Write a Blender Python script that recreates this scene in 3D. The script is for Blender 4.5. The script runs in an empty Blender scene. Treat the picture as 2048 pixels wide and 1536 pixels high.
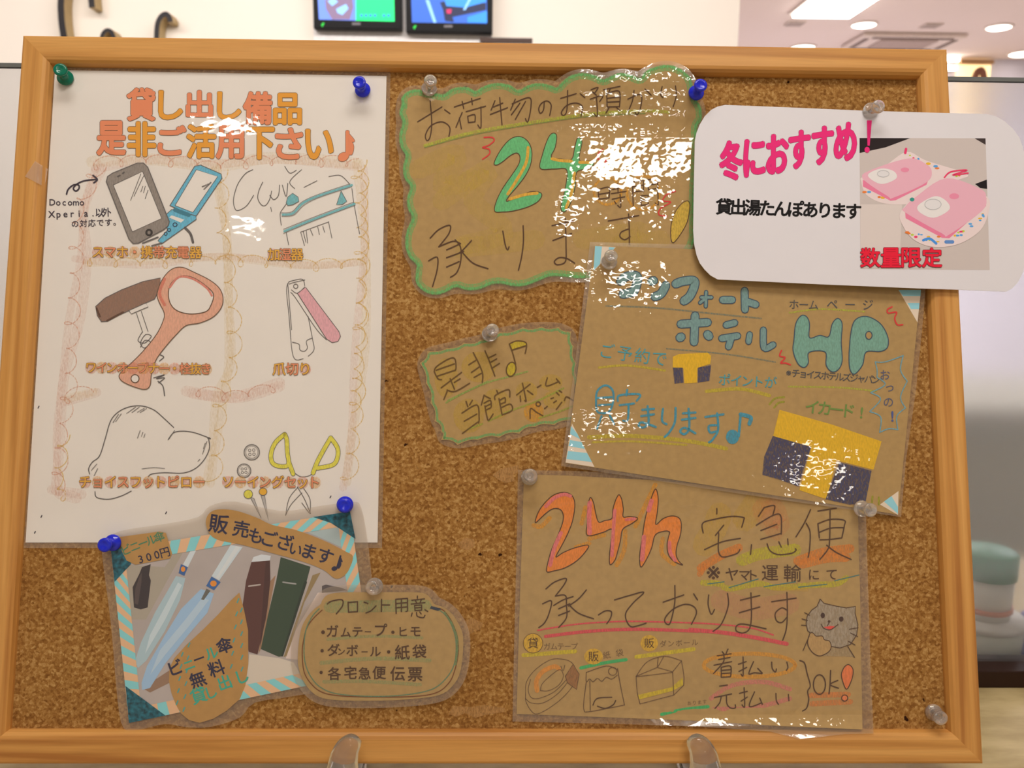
import bpy, bmesh, math, random
import numpy as np
from mathutils import Vector, Matrix

random.seed(7)
SC = bpy.context.scene
COL = SC.collection
PI = math.pi

# ------------------------------------------------------------------ camera
# the board leans back 15 degrees on the counter (counter top is z = 0); the
# camera pose is the one that sees its four corners where the photo has them
F, CX, CY = 1700.0, 1024.0, 768.0
RC = np.array([[0.9998060358111507, -0.0058676028782780176, -0.01880058488598306],
               [0.007818157612788744, 0.9943973071925737, 0.10541760697197922],
               [0.01807670233017697, -0.10554414566720366, 0.9942503035696022]])
TC = np.array([-0.3145589727106683, -0.22437406441112046, 0.5459103189416128])
LEAN = math.radians(15)
BW, BH, ZB = .6, .45, .025
_bd = np.array([0, -math.sin(LEAN), -math.cos(LEAN)])
_n = np.array([0, math.cos(LEAN), -math.sin(LEAN)])
WM = np.stack([np.array([1., 0, 0]), _bd, _n], 1)
CW = WM @ RC.T
ORG = np.array([-.3, 0, ZB]) - _bd * BH
CAMP = ORG - CW @ TC
cam = bpy.data.objects.new('camera', bpy.data.cameras.new('camera'))
COL.objects.link(cam)
cam.matrix_world = Matrix([[CW[i][0], -CW[i][1], -CW[i][2], CAMP[i]] for i in range(3)] + [[0, 0, 0, 1]])
cam.data.sensor_width = 36
cam.data.lens = F / 2048 * 36
cam.data.clip_start = .02
cam.data.dof.use_dof = True
cam.data.dof.focus_distance = .545
cam.data.dof.aperture_fstop = 12
SC.camera = cam

# ------------------------------------------------------------------ world, lights, exposure
SC.view_settings.view_transform = 'Standard'
SC.view_settings.look = 'None'
SC.view_settings.exposure = 0.0
SC.view_settings.gamma = 1
SC.view_settings.use_curve_mapping = False
SC.cycles.transparent_max_bounces = 24
SC.cycles.max_bounces = 14
SC.cycles.sample_clamp_indirect = 4
wd = bpy.data.worlds.new('world')
SC.world = wd
wd.use_nodes = True
wd.node_tree.nodes['Background'].inputs[0].default_value = (1.0, .915, .81, 1)
wd.node_tree.nodes['Background'].inputs[1].default_value = .43
CEIL = 1.45


def area(name, loc, sx, sy, power, col=(1, .93, .82), rot=(0, 0, 0)):
    l = bpy.data.lights.new(name, 'AREA')
    l.shape = 'RECTANGLE'
    l.size, l.size_y, l.energy, l.color = sx, sy, power, col
    o = bpy.data.objects.new(name, l)
    COL.objects.link(o)
    o.location = loc
    o.rotation_euler = rot
    return o


# two rows of ceiling fittings behind the camera, one wall washer, the back office, and added unseen lamps
area('overhead_fill', (.05, -.42, CEIL - .02), 1.0, .30, 10.6, (1, .95, .87))  # added main lamp, unseen, set overhead where the films do not mirror it
area('ceiling_tube', (-.68, -1.22, CEIL - .02), .13, .035, .9)
area('ceiling_tube', (-.76, -1.70, CEIL - .02), .10, .04, .8)
area('ceiling_tube', (.43, -1.29, CEIL - .02), .11, .32, 4.6, rot=(0, 0, -.55))
area('ceiling_tube', (.66, -1.16, CEIL - .02), .24, .08, 1.8)  # extra lamp added for the glare on the parcel note's curled lower edge
area('ceiling_tube', (.30, -1.60, CEIL - .02), .14, .04, 1.0)
area('ceiling_tube', (.46, -2.05, CEIL - .02), .20, .05, 1.6)
area('ceiling_tube', (.60, -3.58, CEIL - .02), .20, .12, 2.6)
area('ceiling_tube', (1.95, -4.40, CEIL - .02), .30, .20, 5.0)
area('wall_washer', (-.45, 1.0, CEIL - .03), 2.8, .12, 34.0, (1, .95, .90), (math.radians(35), 0, 0))
area('office_light', (1.52, 3.64, CEIL - .06), .5, .5, 68.0, (1, .95, .92))
area('office_light', (2.7, 2.6, CEIL - .06), .6, .6, 68.0, (.97, .96, 1.0))  # unseen lamp added to brighten the back office and its ceiling


# ------------------------------------------------------------------ materials
def lin(c):
    return tuple(((x / 255) / 12.92 if x / 255 <= .04045 else ((x / 255 + .055) / 1.055) ** 2.4) for x in c) + (1,)


def mat(name):
    m = bpy.data.materials.new(name)
    m.use_nodes = True
    nt = m.node_tree
    return m, nt, nt.nodes['Principled BSDF'], nt.nodes['Material Output']


def plain(name, rgb, rough=.5, spec=.3, metal=0, emit=0, var=.06, scale=60, bump=0):
    m, nt, b, out = mat(name)
    b.inputs['Roughness'].default_value = rough
    b.inputs['Metallic'].default_value = metal
    b.inputs['Specular IOR Level'].default_value = spec
    c = lin(rgb)
    if emit:
        b.inputs['Base Color'].default_value = c
        b.inputs['Emission Color'].default_value = c
        b.inputs['Emission Strength'].default_value = emit
        return m
    tc = nt.nodes.new('ShaderNodeTexCoord')
    nz = nt.nodes.new('ShaderNodeTexNoise')
    nz.inputs['Scale'].default_value = scale
    nz.inputs['Detail'].default_value = 6
    nt.links.new(tc.outputs['Object'], nz.inputs['Vector'])
    rp = nt.nodes.new('ShaderNodeValToRGB')
    rp.color_ramp.elements[0].position = .3
    rp.color_ramp.elements[1].position = .7
    rp.color_ramp.elements[0].color = tuple(x * (1 - var) for x in c[:3]) + (1,)
    rp.color_ramp.elements[1].color = tuple(min(1, x * (1 + var)) for x in c[:3]) + (1,)
    nt.links.new(nz.outputs['Fac'], rp.inputs[0])
    nt.links.new(rp.outputs[0], b.inputs['Base Color'])
    if bump:
        bp = nt.nodes.new('ShaderNodeBump')
        bp.inputs['Strength'].default_value = bump
        bp.inputs['Distance'].default_value = .001
        nt.links.new(nz.outputs['Fac'], bp.inputs['Height'])
        nt.links.new(bp.outputs[0], b.inputs['Normal'])
    return m


INKS = {}


def ink(rgb, alpha=1.0, grain=0.0):
    """pen (grain 0) or pencil/crayon (grain > 0: the paper shows through the strokes)"""
    k = (rgb, alpha, grain)
    if k in INKS:
        return INKS[k]
    m, nt, b, out = mat('crayon' if grain else 'pen_ink')
    b.inputs['Base Color'].default_value = tuple(x * min(1.3, .86 / max(lin(rgb)[:3])) + .008 for x in lin(rgb)[:3]) + (1,)
    b.inputs['Roughness'].default_value = .7
    b.inputs['Specular IOR Level'].default_value = .1
    if alpha < 1 or grain:
        tr = nt.nodes.new('ShaderNodeBsdfTransparent')
        mx = nt.nodes.new('ShaderNodeMixShader')
        nt.links.new(tr.outputs[0], mx.inputs[1])
        nt.links.new(b.outputs[0], mx.inputs[2])
        mx.inputs[0].default_value = alpha
        if grain:
            tc = nt.nodes.new('ShaderNodeTexCoord')
            mp = nt.nodes.new('ShaderNodeMapping')
            mp.inputs['Rotation'].default_value = (0, 0, .9)
            mp.inputs['Scale'].default_value = (2.2, .8, 1)
            nz = nt.nodes.new('ShaderNodeTexNoise')
            nz.inputs['Scale'].default_value = 520
            nz.inputs['Detail'].default_value = 3
            mr = nt.nodes.new('ShaderNodeMapRange')
            mr.inputs['From Min'].default_value = .38
            mr.inputs['From Max'].default_value = .62
            mr.inputs['To Min'].default_value = alpha * (1 - grain)
            mr.inputs['To Max'].default_value = alpha
            nt.links.new(tc.outputs['Object'], mp.inputs[0])
            nt.links.new(mp.outputs[0], nz.inputs['Vector'])
            nt.links.new(nz.outputs['Fac'], mr.inputs['Value'])
            nt.links.new(mr.outputs[0], mx.inputs[0])
        nt.links.new(mx.outputs[0], out.inputs[0])
    INKS[k] = m
    return m


def film(name, haze, crinkle, scale, rough=.05, tint=(225, 215, 205), detail=3):
    """clear laminating film: sees through, glossy, a touch of milky haze, wavy"""
    m, nt, b, out = mat(name)
    nt.nodes.remove(b)
    N = nt.nodes.new
    tc = N('ShaderNodeTexCoord')
    n1 = N('ShaderNodeTexNoise')
    n1.inputs['Scale'].default_value = scale
    n1.inputs['Detail'].default_value = detail
    n1.inputs['Roughness'].default_value = .6
    nt.links.new(tc.outputs['Object'], n1.inputs['Vector'])
    bp = N('ShaderNodeBump')
    bp.inputs['Strength'].default_value = 1
    bp.inputs['Distance'].default_value = crinkle
    nt.links.new(n1.outputs['Fac'], bp.inputs['Height'])
    fr = N('ShaderNodeFresnel')
    ge = N('ShaderNodeNewGeometry')     # a thin sheet reflects alike from both sides
    io = N('ShaderNodeMapRange')
    io.inputs['To Min'].default_value = 1.52
    io.inputs['To Max'].default_value = 1 / 1.52
    nt.links.new(ge.outputs['Backfacing'], io.inputs['Value'])
    nt.links.new(io.outputs[0], fr.inputs[0])
    nt.links.new(bp.outputs[0], fr.inputs['Normal'])
    tr = N('ShaderNodeBsdfTransparent')
    df = N('ShaderNodeBsdfDiffuse')
    df.inputs[0].default_value = lin(tint)
    gl = N('ShaderNodeBsdfAnisotropic')
    gl.inputs['Roughness'].default_value = rough
    nt.links.new(bp.outputs[0], gl.inputs['Normal'])
    m1 = N('ShaderNodeMixShader')
    m1.inputs[0].default_value = haze
    nt.links.new(tr.outputs[0], m1.inputs[1])
    nt.links.new(df.outputs[0], m1.inputs[2])
    m2 = N('ShaderNodeMixShader')
    nt.links.new(fr.outputs[0], m2.inputs[0])
    nt.links.new(m1.outputs[0], m2.inputs[1])
    nt.links.new(gl.outputs[0], m2.inputs[2])
    nt.links.new(m2.outputs[0], out.inputs[0])
    return m


def cork_mat():
    m, nt, b, out = mat('cork')
    N, L = nt.nodes.new, nt.links.new
    tc = N('ShaderNodeTexCoord')
    vo = N('ShaderNodeTexVoronoi')
    vo.inputs['Scale'].default_value = 620
    nz = N('ShaderNodeTexNoise')
    nz.inputs['Scale'].default_value = 420
    nz.inputs['Detail'].default_value = 8
    nz.inputs['Roughness'].default_value = .72
    big = N('ShaderNodeTexNoise')
    big.inputs['Scale'].default_value = 14
    fl = N('ShaderNodeTexNoise')
    fl.inputs['Scale'].default_value = 150
    fl.inputs['Detail'].default_value = 2
    for t in (vo, nz, big, fl):
        L(tc.outputs['Object'], t.inputs['Vector'])
    hs = N('ShaderNodeSeparateColor')
    L(vo.outputs['Color'], hs.inputs[0])
    ad = N('ShaderNodeMath'); ad.operation = 'MULTIPLY_ADD'
    L(hs.outputs[0], ad.inputs[0]); ad.inputs[1].default_value = .30
    L(nz.outputs['Fac'], ad.inputs[2])
    a2 = N('ShaderNodeMath'); a2.operation = 'MULTIPLY_ADD'
    L(big.outputs['Fac'], a2.inputs[0]); a2.inputs[1].default_value = .22
    L(ad.outputs[0], a2.inputs[2])
    rp = N('ShaderNodeValToRGB')
    e = rp.color_ramp.elements
    e[0].position, e[0].color = .50, lin((120, 78, 37))
    e[1].position, e[1].color = 1.02, lin((197, 157, 99))
    x = e.new(.68); x.color = lin((148, 103, 52))
    x = e.new(.82); x.color = lin((169, 124, 68))
    L(a2.outputs[0], rp.inputs[0])
    fr = N('ShaderNodeValToRGB')
    fr.color_ramp.elements[0].position, fr.color_ramp.elements[0].color = .735, (0, 0, 0, 1)
    fr.color_ramp.elements[1].position, fr.color_ramp.elements[1].color = .765, (1, 1, 1, 1)
    L(fl.outputs['Fac'], fr.inputs[0])
    mx = N('ShaderNodeMix'); mx.data_type = 'RGBA'
    L(fr.outputs[0], mx.inputs[0])
    L(rp.outputs[0], mx.inputs[6])
    mx.inputs[7].default_value = lin((52, 26, 12))
    L(mx.outputs[2], b.inputs['Base Color'])
    bp = N('ShaderNodeBump'); bp.inputs['Strength'].default_value = .5; bp.inputs['Distance'].default_value = .0006
    L(nz.outputs['Fac'], bp.inputs['Height']); L(bp.outputs[0], b.inputs['Normal'])
    b.inputs['Roughness'].default_value = .9
    b.inputs['Specular IOR Level'].default_value = .1
    return m


def wood_mat():
    m, nt, b, out = mat('pine')
    N, L = nt.nodes.new, nt.links.new
    tc = N('ShaderNodeTexCoord')
    oi = N('ShaderNodeObjectInfo')
    mp = N('ShaderNodeMapping')
    mp.inputs['Scale'].default_value = (3.2, 120, 60)
    off = N('ShaderNodeVectorMath'); off.operation = 'ADD'
    L(tc.outputs['Object'], mp.inputs[0])
    L(mp.outputs[0], off.inputs[0])
    sc = N('ShaderNodeMath'); sc.operation = 'MULTIPLY'; sc.inputs[1].default_value = 37
    L(oi.outputs['Random'], sc.inputs[0])
    L(sc.outputs[0], off.inputs[1])
    nz = N('ShaderNodeTexNoise'); nz.inputs['Scale'].default_value = .9; nz.inputs['Detail'].default_value = 4
    nz.inputs['Distortion'].default_value = .6
    L(off.outputs[0], nz.inputs['Vector'])
    rp = N('ShaderNodeValToRGB'); e = rp.color_ramp.elements
    e[0].position, e[0].color = .30, lin((176, 116, 56))
    e[1].position, e[1].color = .72, lin((226, 170, 98))
    x = e.new(.48); x.color = lin((208, 150, 79))
    L(nz.outputs['Fac'], rp.inputs[0])
    mp2 = N('ShaderNodeMapping'); mp2.inputs['Scale'].default_value = (40, 900, 900)
    L(tc.outputs['Object'], mp2.inputs[0])
    n2 = N('ShaderNodeTexNoise'); n2.inputs['Scale'].default_value = 1; n2.inputs['Detail'].default_value = 3
    L(mp2.outputs[0], n2.inputs['Vector'])
    vo = N('ShaderNodeTexVoronoi'); vo.inputs['Scale'].default_value = 19
    L(tc.outputs['Object'], vo.inputs['Vector'])
    kn = N('ShaderNodeValToRGB'); k = kn.color_ramp.elements
    k[0].position, k[0].color = .022, (.28, .22, .18, 1)
    k[1].position, k[1].color = .034, (1, 1, 1, 1)
    L(vo.outputs['Distance'], kn.inputs[0])
    mr = N('ShaderNodeMapRange'); mr.inputs['To Min'].default_value = .88; mr.inputs['To Max'].default_value = 1.10
    L(n2.outputs['Fac'], mr.inputs['Value'])
    mx = N('ShaderNodeMix'); mx.data_type = 'RGBA'; mx.blend_type = 'MULTIPLY'; mx.inputs[0].default_value = 1
    L(rp.outputs[0], mx.inputs[6]); L(mr.outputs[0], mx.inputs[7])
    m3 = N('ShaderNodeMix'); m3.data_type = 'RGBA'; m3.blend_type = 'MULTIPLY'; m3.inputs[0].default_value = 1
    L(mx.outputs[2], m3.inputs[6]); L(kn.outputs[0], m3.inputs[7])
    L(m3.outputs[2], b.inputs['Base Color'])
    b.inputs['Roughness'].default_value = .42
    b.inputs['Specular IOR Level'].default_value = .35
    return m


def clear_mat(name, rgb=(250, 248, 248), rough=.03, trans=1.0, ior=1.49):
    m, nt, b, out = mat(name)
    b.inputs['Base Color'].default_value = lin(rgb)
    b.inputs['Roughness'].default_value = rough
    b.inputs['IOR'].default_value = ior
    b.inputs['Transmission Weight'].default_value = trans
    return m


def frosted_mat():
    m, nt, b, out = mat('frosted_glass')
    N, L = nt.nodes.new, nt.links.new
    b.inputs['Base Color'].default_value = lin((242, 244, 247))
    b.inputs['Roughness'].default_value = .19
    b.inputs['IOR'].default_value = 1.25
    b.inputs['Transmission Weight'].default_value = 1
    df = N('ShaderNodeBsdfTranslucent'); df.inputs[0].default_value = lin((228, 230, 236))
    d2 = N('ShaderNodeBsdfDiffuse'); d2.inputs[0].default_value = lin((228, 230, 236))
    ad = N('ShaderNodeMixShader'); ad.inputs[0].default_value = .35
    L(df.outputs[0], ad.inputs[1]); L(d2.outputs[0], ad.inputs[2])
    mx = N('ShaderNodeMixShader'); mx.inputs[0].default_value = .16
    L(b.outputs[0], mx.inputs[1]); L(ad.outputs[0], mx.inputs[2])
    L(mx.outputs[0], out.inputs[0])
    return m


def counter_mat():
    m, nt, b, out = mat('counter_laminate')
    N, L = nt.nodes.new, nt.links.new
    tc = N('ShaderNodeTexCoord')
    mp = N('ShaderNodeMapping'); mp.inputs['Scale'].default_value = (14, 40, 1)
    nz = N('ShaderNodeTexNoise'); nz.inputs['Scale'].default_value = 1.5; nz.inputs['Detail'].default_value = 6
    L(tc.outputs['Object'], mp.inputs[0]); L(mp.outputs[0], nz.inputs['Vector'])
    rp = N('ShaderNodeValToRGB'); e = rp.color_ramp.elements
    e[0].position, e[0].color = .35, lin((172, 152, 106))
    e[1].position, e[1].color = .68, lin((206, 186, 138))
    L(nz.outputs['Fac'], rp.inputs[0]); L(rp.outputs[0], b.inputs['Base Color'])
    b.inputs['Roughness'].default_value = .22
    return m


M_CORK = cork_mat()
M_WOOD = wood_mat()
M_WHITE = plain('white_paper', (242, 236, 230), .75, .15, var=.015, scale=30)
M_CARD = plain('white_card', (230, 227, 234), .6, .2, var=.012, scale=30)
M_KRAFT = plain('kraft_paper', (184, 151, 97), .8, .12, var=.07, scale=240)
M_TAG = plain('kraft_tag', (192, 148, 86), .8, .12, var=.05, scale=200)
M_FILM = film('laminate_film', .03, .00028, 60, .025)
M_FILMW = film('laminate_film_crinkled', .03, .00044, 44, .025)
M_FILMS = film('laminate_film_smooth', .025, .00016, 40, .03)
M_BACK = film('laminate_back', .26, .0003, 40, .15, (196, 170, 138))
M_CLEAR = clear_mat('clear_plastic', (253, 251, 250), .04, .86)
M_ACRYL = clear_mat('acrylic', (250, 248, 246), .05, .93)
M_BLUE = clear_mat('blue_plastic', (36, 52, 235), .08, .25)
M_GREEN = clear_mat('green_plastic', (0, 130, 104), .08, .25)
M_STEEL = plain('steel', (190, 190, 190), .25, .5, 1)


# ------------------------------------------------------------------ mapping a traced mark onto the leaning board
def P(pts, w):
    """photo coordinates -> (u, v, w) on the board at height w above the frame face"""
    pts = np.asarray(pts, float).reshape(-1, 2)
    d = np.stack([(pts[:, 0] - CX) / F, (pts[:, 1] - CY) / F, np.ones(len(pts))], 1)
    r3 = RC[:, 2]
    s = (r3 @ TC - w) / (d @ r3)
    q = (d * s[:, None] - TC) @ RC
    return np.stack([q[:, 0], q[:, 1], -q[:, 2]], 1)


def PH(pts, hf, dz):
    w = np.full(len(pts), -.005)
    for _ in range(4):
        q = P(pts, w)
        w = hf(q[:, 0], q[:, 1]) + dz
    return P(pts, w)


MB = Matrix([[1, 0, 0, ORG[0]],
             [0, math.sin(LEAN), -math.cos(LEAN), ORG[1]],
             [0, math.cos(LEAN), math.sin(LEAN), ORG[2]],
             [0, 0, 0, 1]])


def ray_to(px, py, axis, val):
    d = CW @ np.array([(px - CX) / F, (py - CY) / F, 1])
    return CAMP + d * (val - CAMP[axis]) / d[axis]


def smooth(x, a, b):
    t = np.clip((x - a) / (b - a), 0, 1)
    return t * t * (3 - 2 * t)


def tag(o, label=None, cat=None, group=None, kind=None):
    if label: o['label'] = label
    if cat: o['category'] = cat
    if group: o['group'] = group
    if kind: o['kind'] = kind
    return o


def thing(name, label, cat, M, group=None):
    o = bpy.data.objects.new(name, None)
    COL.objects.link(o)
    o.empty_display_size = .02
    o.matrix_world = M
    return tag(o, label, cat, group)


def link(name, bm, mats, parent=None, smooth_faces=False):
    me = bpy.data.meshes.new(name)
    bm.to_mesh(me)
    bm.free()
    for m in (mats if isinstance(mats, (list, tuple)) else [mats]):
        me.materials.append(m)
    if smooth_faces:
        for p in me.polygons: p.use_smooth = True
    o = bpy.data.objects.new(name, me)
    COL.objects.link(o)
    if parent is not None: o.parent = parent
    return o


def spline(pts, n=6, closed=False):
    pts = [np.asarray(p, float) for p in pts]
    if len(pts) < 3: return np.array(pts)
    out = []
    N = len(pts)
    for i in range(N if closed else N - 1):
        if closed:
            p0, p1, p2, p3 = pts[i - 1], pts[i], pts[(i + 1) % N], pts[(i + 2) % N]
        else:
            p0, p1, p2, p3 = pts[max(i - 1, 0)], pts[i], pts[i + 1], pts[min(i + 2, N - 1)]
        for k in range(n):
            t = k / n
            out.append(.5 * (2 * p1 + (p2 - p0) * t + (2 * p0 - 5 * p1 + 4 * p2 - p3) * t * t + (3 * p1 - p0 - 3 * p2 + p3) * t ** 3))
    if not closed: out.append(pts[-1])
    return np.array(out)


def ribbon(pts, wd, taper=False):
    """2-D strip with round ends -> verts, faces"""
    pts = np.asarray(pts, float)
    keep = [0] + [i for i in range(1, len(pts)) if np.linalg.norm(pts[i] - pts[i - 1]) > 1e-3]
    pts = pts[keep]
    if len(pts) == 1: pts = np.array([pts[0], pts[0] + [.4, 0]])
    n = len(pts)
    tn = np.gradient(pts, axis=0)
    tn /= np.maximum(np.linalg.norm(tn, axis=1), 1e-6)[:, None]
    nm = np.stack([-tn[:, 1], tn[:, 0]], 1)
    h = np.full(n, wd / 2)
    if taper:
        k = np.linspace(0, 1, n)
        h = h * np.clip(np.minimum(k, 1 - k) * 5 + .35, 0, 1)
    V = [p for i in range(n) for p in (pts[i] + nm[i] * h[i], pts[i] - nm[i] * h[i])]
    Fc = [(2 * i, 2 * i + 2, 2 * i + 3, 2 * i + 1) for i in range(n - 1)]
    for c, t, a, b, hh in ((pts[0], -tn[0], 1, 0, h[0]), (pts[-1], tn[-1], 2 * n - 2, 2 * n - 1, h[-1])):
        a0 = math.atan2(*(V[a] - c)[::-1])
        ids = [a]
        sg = 1 if (-(V[a] - c)[1] * t[0] + (V[a] - c)[0] * t[1]) > 0 else -1
        for k in range(1, 4):
            an = a0 + sg * PI * k / 4
            V.append(c + hh * np.array([math.cos(an), math.sin(an)]))
            ids.append(len(V) - 1)
        Fc.append(tuple(ids + [b]))
    return V, Fc


_gl = {}
_tc = bpy.data.curves.new('glyph_source', 'FONT')
_tc.resolution_u = 3
_to = bpy.data.objects.new('glyph_source', _tc)
COL.objects.link(_to)


def glyph(ch, off=0.0):
    k = (ch, off)
    if k not in _gl:
        _tc.body = ch
        _tc.offset = off
        bpy.context.view_layer.update()
        ev = _to.evaluated_get(bpy.context.evaluated_depsgraph_get())
        me = ev.to_mesh()
        V = np.array([v.co[:2] for v in me.vertices])
        Fc = [tuple(p.vertices) for p in me.polygons]
        ev.to_mesh_clear()
        _gl[k] = (V, Fc)
    return _gl[k]


LAY = 5e-5
CROPS = dict(A=(80, 300, 2048 / 700), B=(100, 500, 2048 / 680), C=(40, 760, 2048 / 740), D=(790, 120, 3.2),
             E=(1130, 480, 2048 / 730), F=(1120, 740, 2048 / 740), G=(820, 640, 2048 / 370), H=(1380, 200, 2048 / 668),
             I=(190, 1000, 2048 / 550), J=(190, 1220, 2048 / 550), K=(580, 1140, 2013 / 380), L=(1020, 930, 2013 / 380),
             M=(1380, 980, 5.12), N=(1020, 1140, 1717 / 380), O=(1380, 1170, 4.8), P=(0, 0, 2.), X=(0, 0, 1.))


class Layer:
    """one part of a card: flat marks (strokes, fills, glyphs) of several colours in one mesh"""

    def __init__(s, card, name, lay, crop='X', label=None):
        s.card, s.name, s.lay, s.label = card, name, lay, label
        s.V, s.Fc, s.Mi, s.mats, s.Z, s.k = [], [], [], [], [], 0
        s.use(crop)

    def use(s, crop):
        s.ox, s.oy, s.sc = CROPS[crop]
        return s

    def px(s, pts):
        return np.asarray(pts, float).reshape(-1, 2) / s.sc + [s.ox, s.oy]

    def parse(s, t):
        return [[tuple(map(float, p.split(','))) for p in st.split()] for st in t.split(';') if st.strip()]

    def add(s, V, Fc, m, dl=0):
        if m not in s.mats: s.mats.append(m)
        k = s.mats.index(m)
        b = len(s.V)
        s.V += [tuple(v) for v in V]
        s.k = (s.k + 1) % 20
        s.Z += [dl + s.k * .045] * len(V)
        s.Fc += [tuple(b + i for i in f) for f in Fc]
        s.Mi += [k] * len(Fc)

    def st(s, t, w, m, dl=0, n=6, taper=False, sharp=False):
        for pts in (s.parse(t) if isinstance(t, str) else t):
            p = s.px(pts)
            if not sharp: p = spline(p, n)
            V, Fc = ribbon(p, w, taper)
            s.add(V, Fc, m, dl)
        return s

    def poly(s, t, m, dl=0, closed_spline=False, edge=None, ew=2):
        for pts in (s.parse(t) if isinstance(t, str) else [t]):
            p = s.px(pts)
            if closed_spline: p = spline(p, 5, True)
            if edge is not None:
                V, Fc = ribbon(np.vstack([p, p[:1]]), ew)
                s.add(V, Fc, edge, dl + 1)
            s.add(p, [tuple(range(len(p)))], m, dl)
        return s

    def ell(s, cx, cy, rx, ry, m=None, edge=None, ew=2, dl=0, rot=0):
        a = np.linspace(0, 2 * PI, 28, endpoint=False)
        x, y = rx * np.cos(a), ry * np.sin(a)
        c, q = math.cos(rot), math.sin(rot)
        p = s.px(np.stack([cx + x * c - y * q, cy + x * q + y * c], 1))
        if m is not None: s.add(p, [tuple(range(28))], m, dl)
        if edge is not None:
            V, Fc = ribbon(np.vstack([p, p[:1]]), ew)
            s.add(V, Fc, edge, dl + 1)
        return s

    def gl(s, ch, cx, cy, size, m, off=0.0, rot=0.0, dl=0, sx=1.0, shear=0.0, box=None):
        V, Fc = glyph(ch, 0.0)
        if not len(V): return s
        sh = [(0, 0)] if off < .003 else [(math.cos(k * PI / 4) * off, math.sin(k * PI / 4) * off) for k in range(8)]
        if box:
            V0 = glyph(ch, 0.0)[0]
            lo, hi = V0.min(0), V0.max(0)
            x0, y0, x1, y1 = box
            q = (V - lo) / (hi - lo)
            x, y = x0 + q[:, 0] * (x1 - x0), y1 - q[:, 1] * (y1 - y0)
            y = y + shear * (x - (x0 + x1) / 2)
        else:
            V0 = glyph(ch, 0.0)[0]
            mid = (V0[:, 0].min() + V0[:, 0].max()) / 2 if ch not in 'っょ。、' else .5
            gx, gy = (V[:, 0] - mid) * size * sx, -(V[:, 1] - .36) * size
            c, q = math.cos(rot), math.sin(rot)
            x, y = cx + gx * c - gy * q, cy + gx * q + gy * c
        em = (box[2] - box[0] + box[3] - box[1]) / 1.8 if box else size
        s.k = 0
        for dx, dy in sh:
            s.add(s.px(np.stack([x + dx * em, y + dy * em], 1)), Fc, m, dl)
        return s

    def run(s, text, x0, y0, x1, y1, size, ms, off=0.0, dl=0, sx=1.0):
        n = len(text)
        rot = math.atan2(y1 - y0, x1 - x0) if n > 1 else 0
        for i, ch in enumerate(text):
            t = i / max(1, n - 1)
            m = ms[i % len(ms)] if isinstance(ms, list) else ms
            s.gl(ch, x0 + (x1 - x0) * t, y0 + (y1 - y0) * t, size, m, off, rot, dl, sx)
        return s

    def done(s, thick=0, tess=0):
        bm = bmesh.new()
        vs = [bm.verts.new((v[0], v[1], z)) for v, z in zip(s.V, s.Z)]
        for f, k in zip(s.Fc, s.Mi):
            try:
                g = bm.faces.new([vs[i] for i in f])
                g.material_index = k
            except ValueError:
                pass
        bm.normal_update()
        bmesh.ops.triangulate(bm, faces=[f for f in bm.faces if len(f.verts) > 4], ngon_method='EAR_CLIP')
        tess = tess or s.card.tess
        if tess:
            xs = [v.co.x for v in bm.verts]; ys = [v.co.y for v in bm.verts]
            for ax, lo, hi in ((0, min(xs), max(xs)), (1, min(ys), max(ys))):
                t = lo + tess
                while t < hi:
                    co = [0, 0, 0]; no = [0, 0, 0]; co[ax] = t; no[ax] = 1
                    bmesh.ops.bisect_plane(bm, geom=bm.verts[:] + bm.edges[:] + bm.faces[:], plane_co=co, plane_no=no, dist=1e-4)
                    t += tess
        c = s.card
        vv = list(bm.verts)
        A = np.array([v.co[:] for v in vv])
        q = PH(A[:, :2], c.hf, 0)
        w = (s.lay + A[:, 2]) * LAY
        q = PH(A[:, :2], c.hf, w)
        for v, p in zip(vv, q):
            v.co = (p[0] - c.o[0], -(p[1] - c.o[1]), p[2] - c.o[2])
        bm.normal_update()
        for f in bm.faces:
            if f.normal.z < 0: f.normal_flip()
        if thick:
            ret = bmesh.ops.extrude_face_region(bm, geom=bm.faces[:])
            nv = [x for x in ret['geom'] if isinstance(x, bmesh.types.BMVert)]
            for v in nv: v.co.z -= thick
            bmesh.ops.recalc_face_normals(bm, faces=bm.faces[:])
        o = link(s.name, bm, s.mats, c.root)
        if s.label: o['label'] = s.label
        return o


class Card:
    tess = 0

    def __init__(s, name, label, cat, base_px, hf, tess=0):
        s.hf = hf
        s.tess = tess
        s.o = PH(np.array([base_px]), hf, 0)[0]
        s.root = thing(name, label, cat, MB @ Matrix.Translation((s.o[0], -s.o[1], s.o[2])))

    def layer(s, name, lay, crop='X', label=None):
        return Layer(s, name, lay, crop, label)

    def sheet(s, name, outline, m, lay, thick=0, tess=40, sp=False, crop='X', label=None):
        L = s.layer(name, lay, crop, label)
        L.poly(outline, m, 0, sp)
        return L.done(thick, tess)


def offset(pts, d, blur=0):
    p = np.asarray(pts, float)
    for _ in range(blur):
        p = (np.roll(p, 1, 0) + 2 * p + np.roll(p, -1, 0)) / 4
    t = np.roll(p, -1, 0) - np.roll(p, 1, 0)
    t /= np.maximum(np.linalg.norm(t, axis=1), 1e-6)[:, None]
    ar = np.sum(p[:, 0] * np.roll(p[:, 1], -1) - np.roll(p[:, 0], -1) * p[:, 1])
    n = np.stack([t[:, 1], -t[:, 0]], 1) * (1 if ar > 0 else -1)
    return p + n * d


def to_px(t, crop):
    ox, oy, sc = CROPS[crop]
    return np.array([tuple(map(float, p.split(','))) for p in t.split()]) / sc + [ox, oy]


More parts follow.
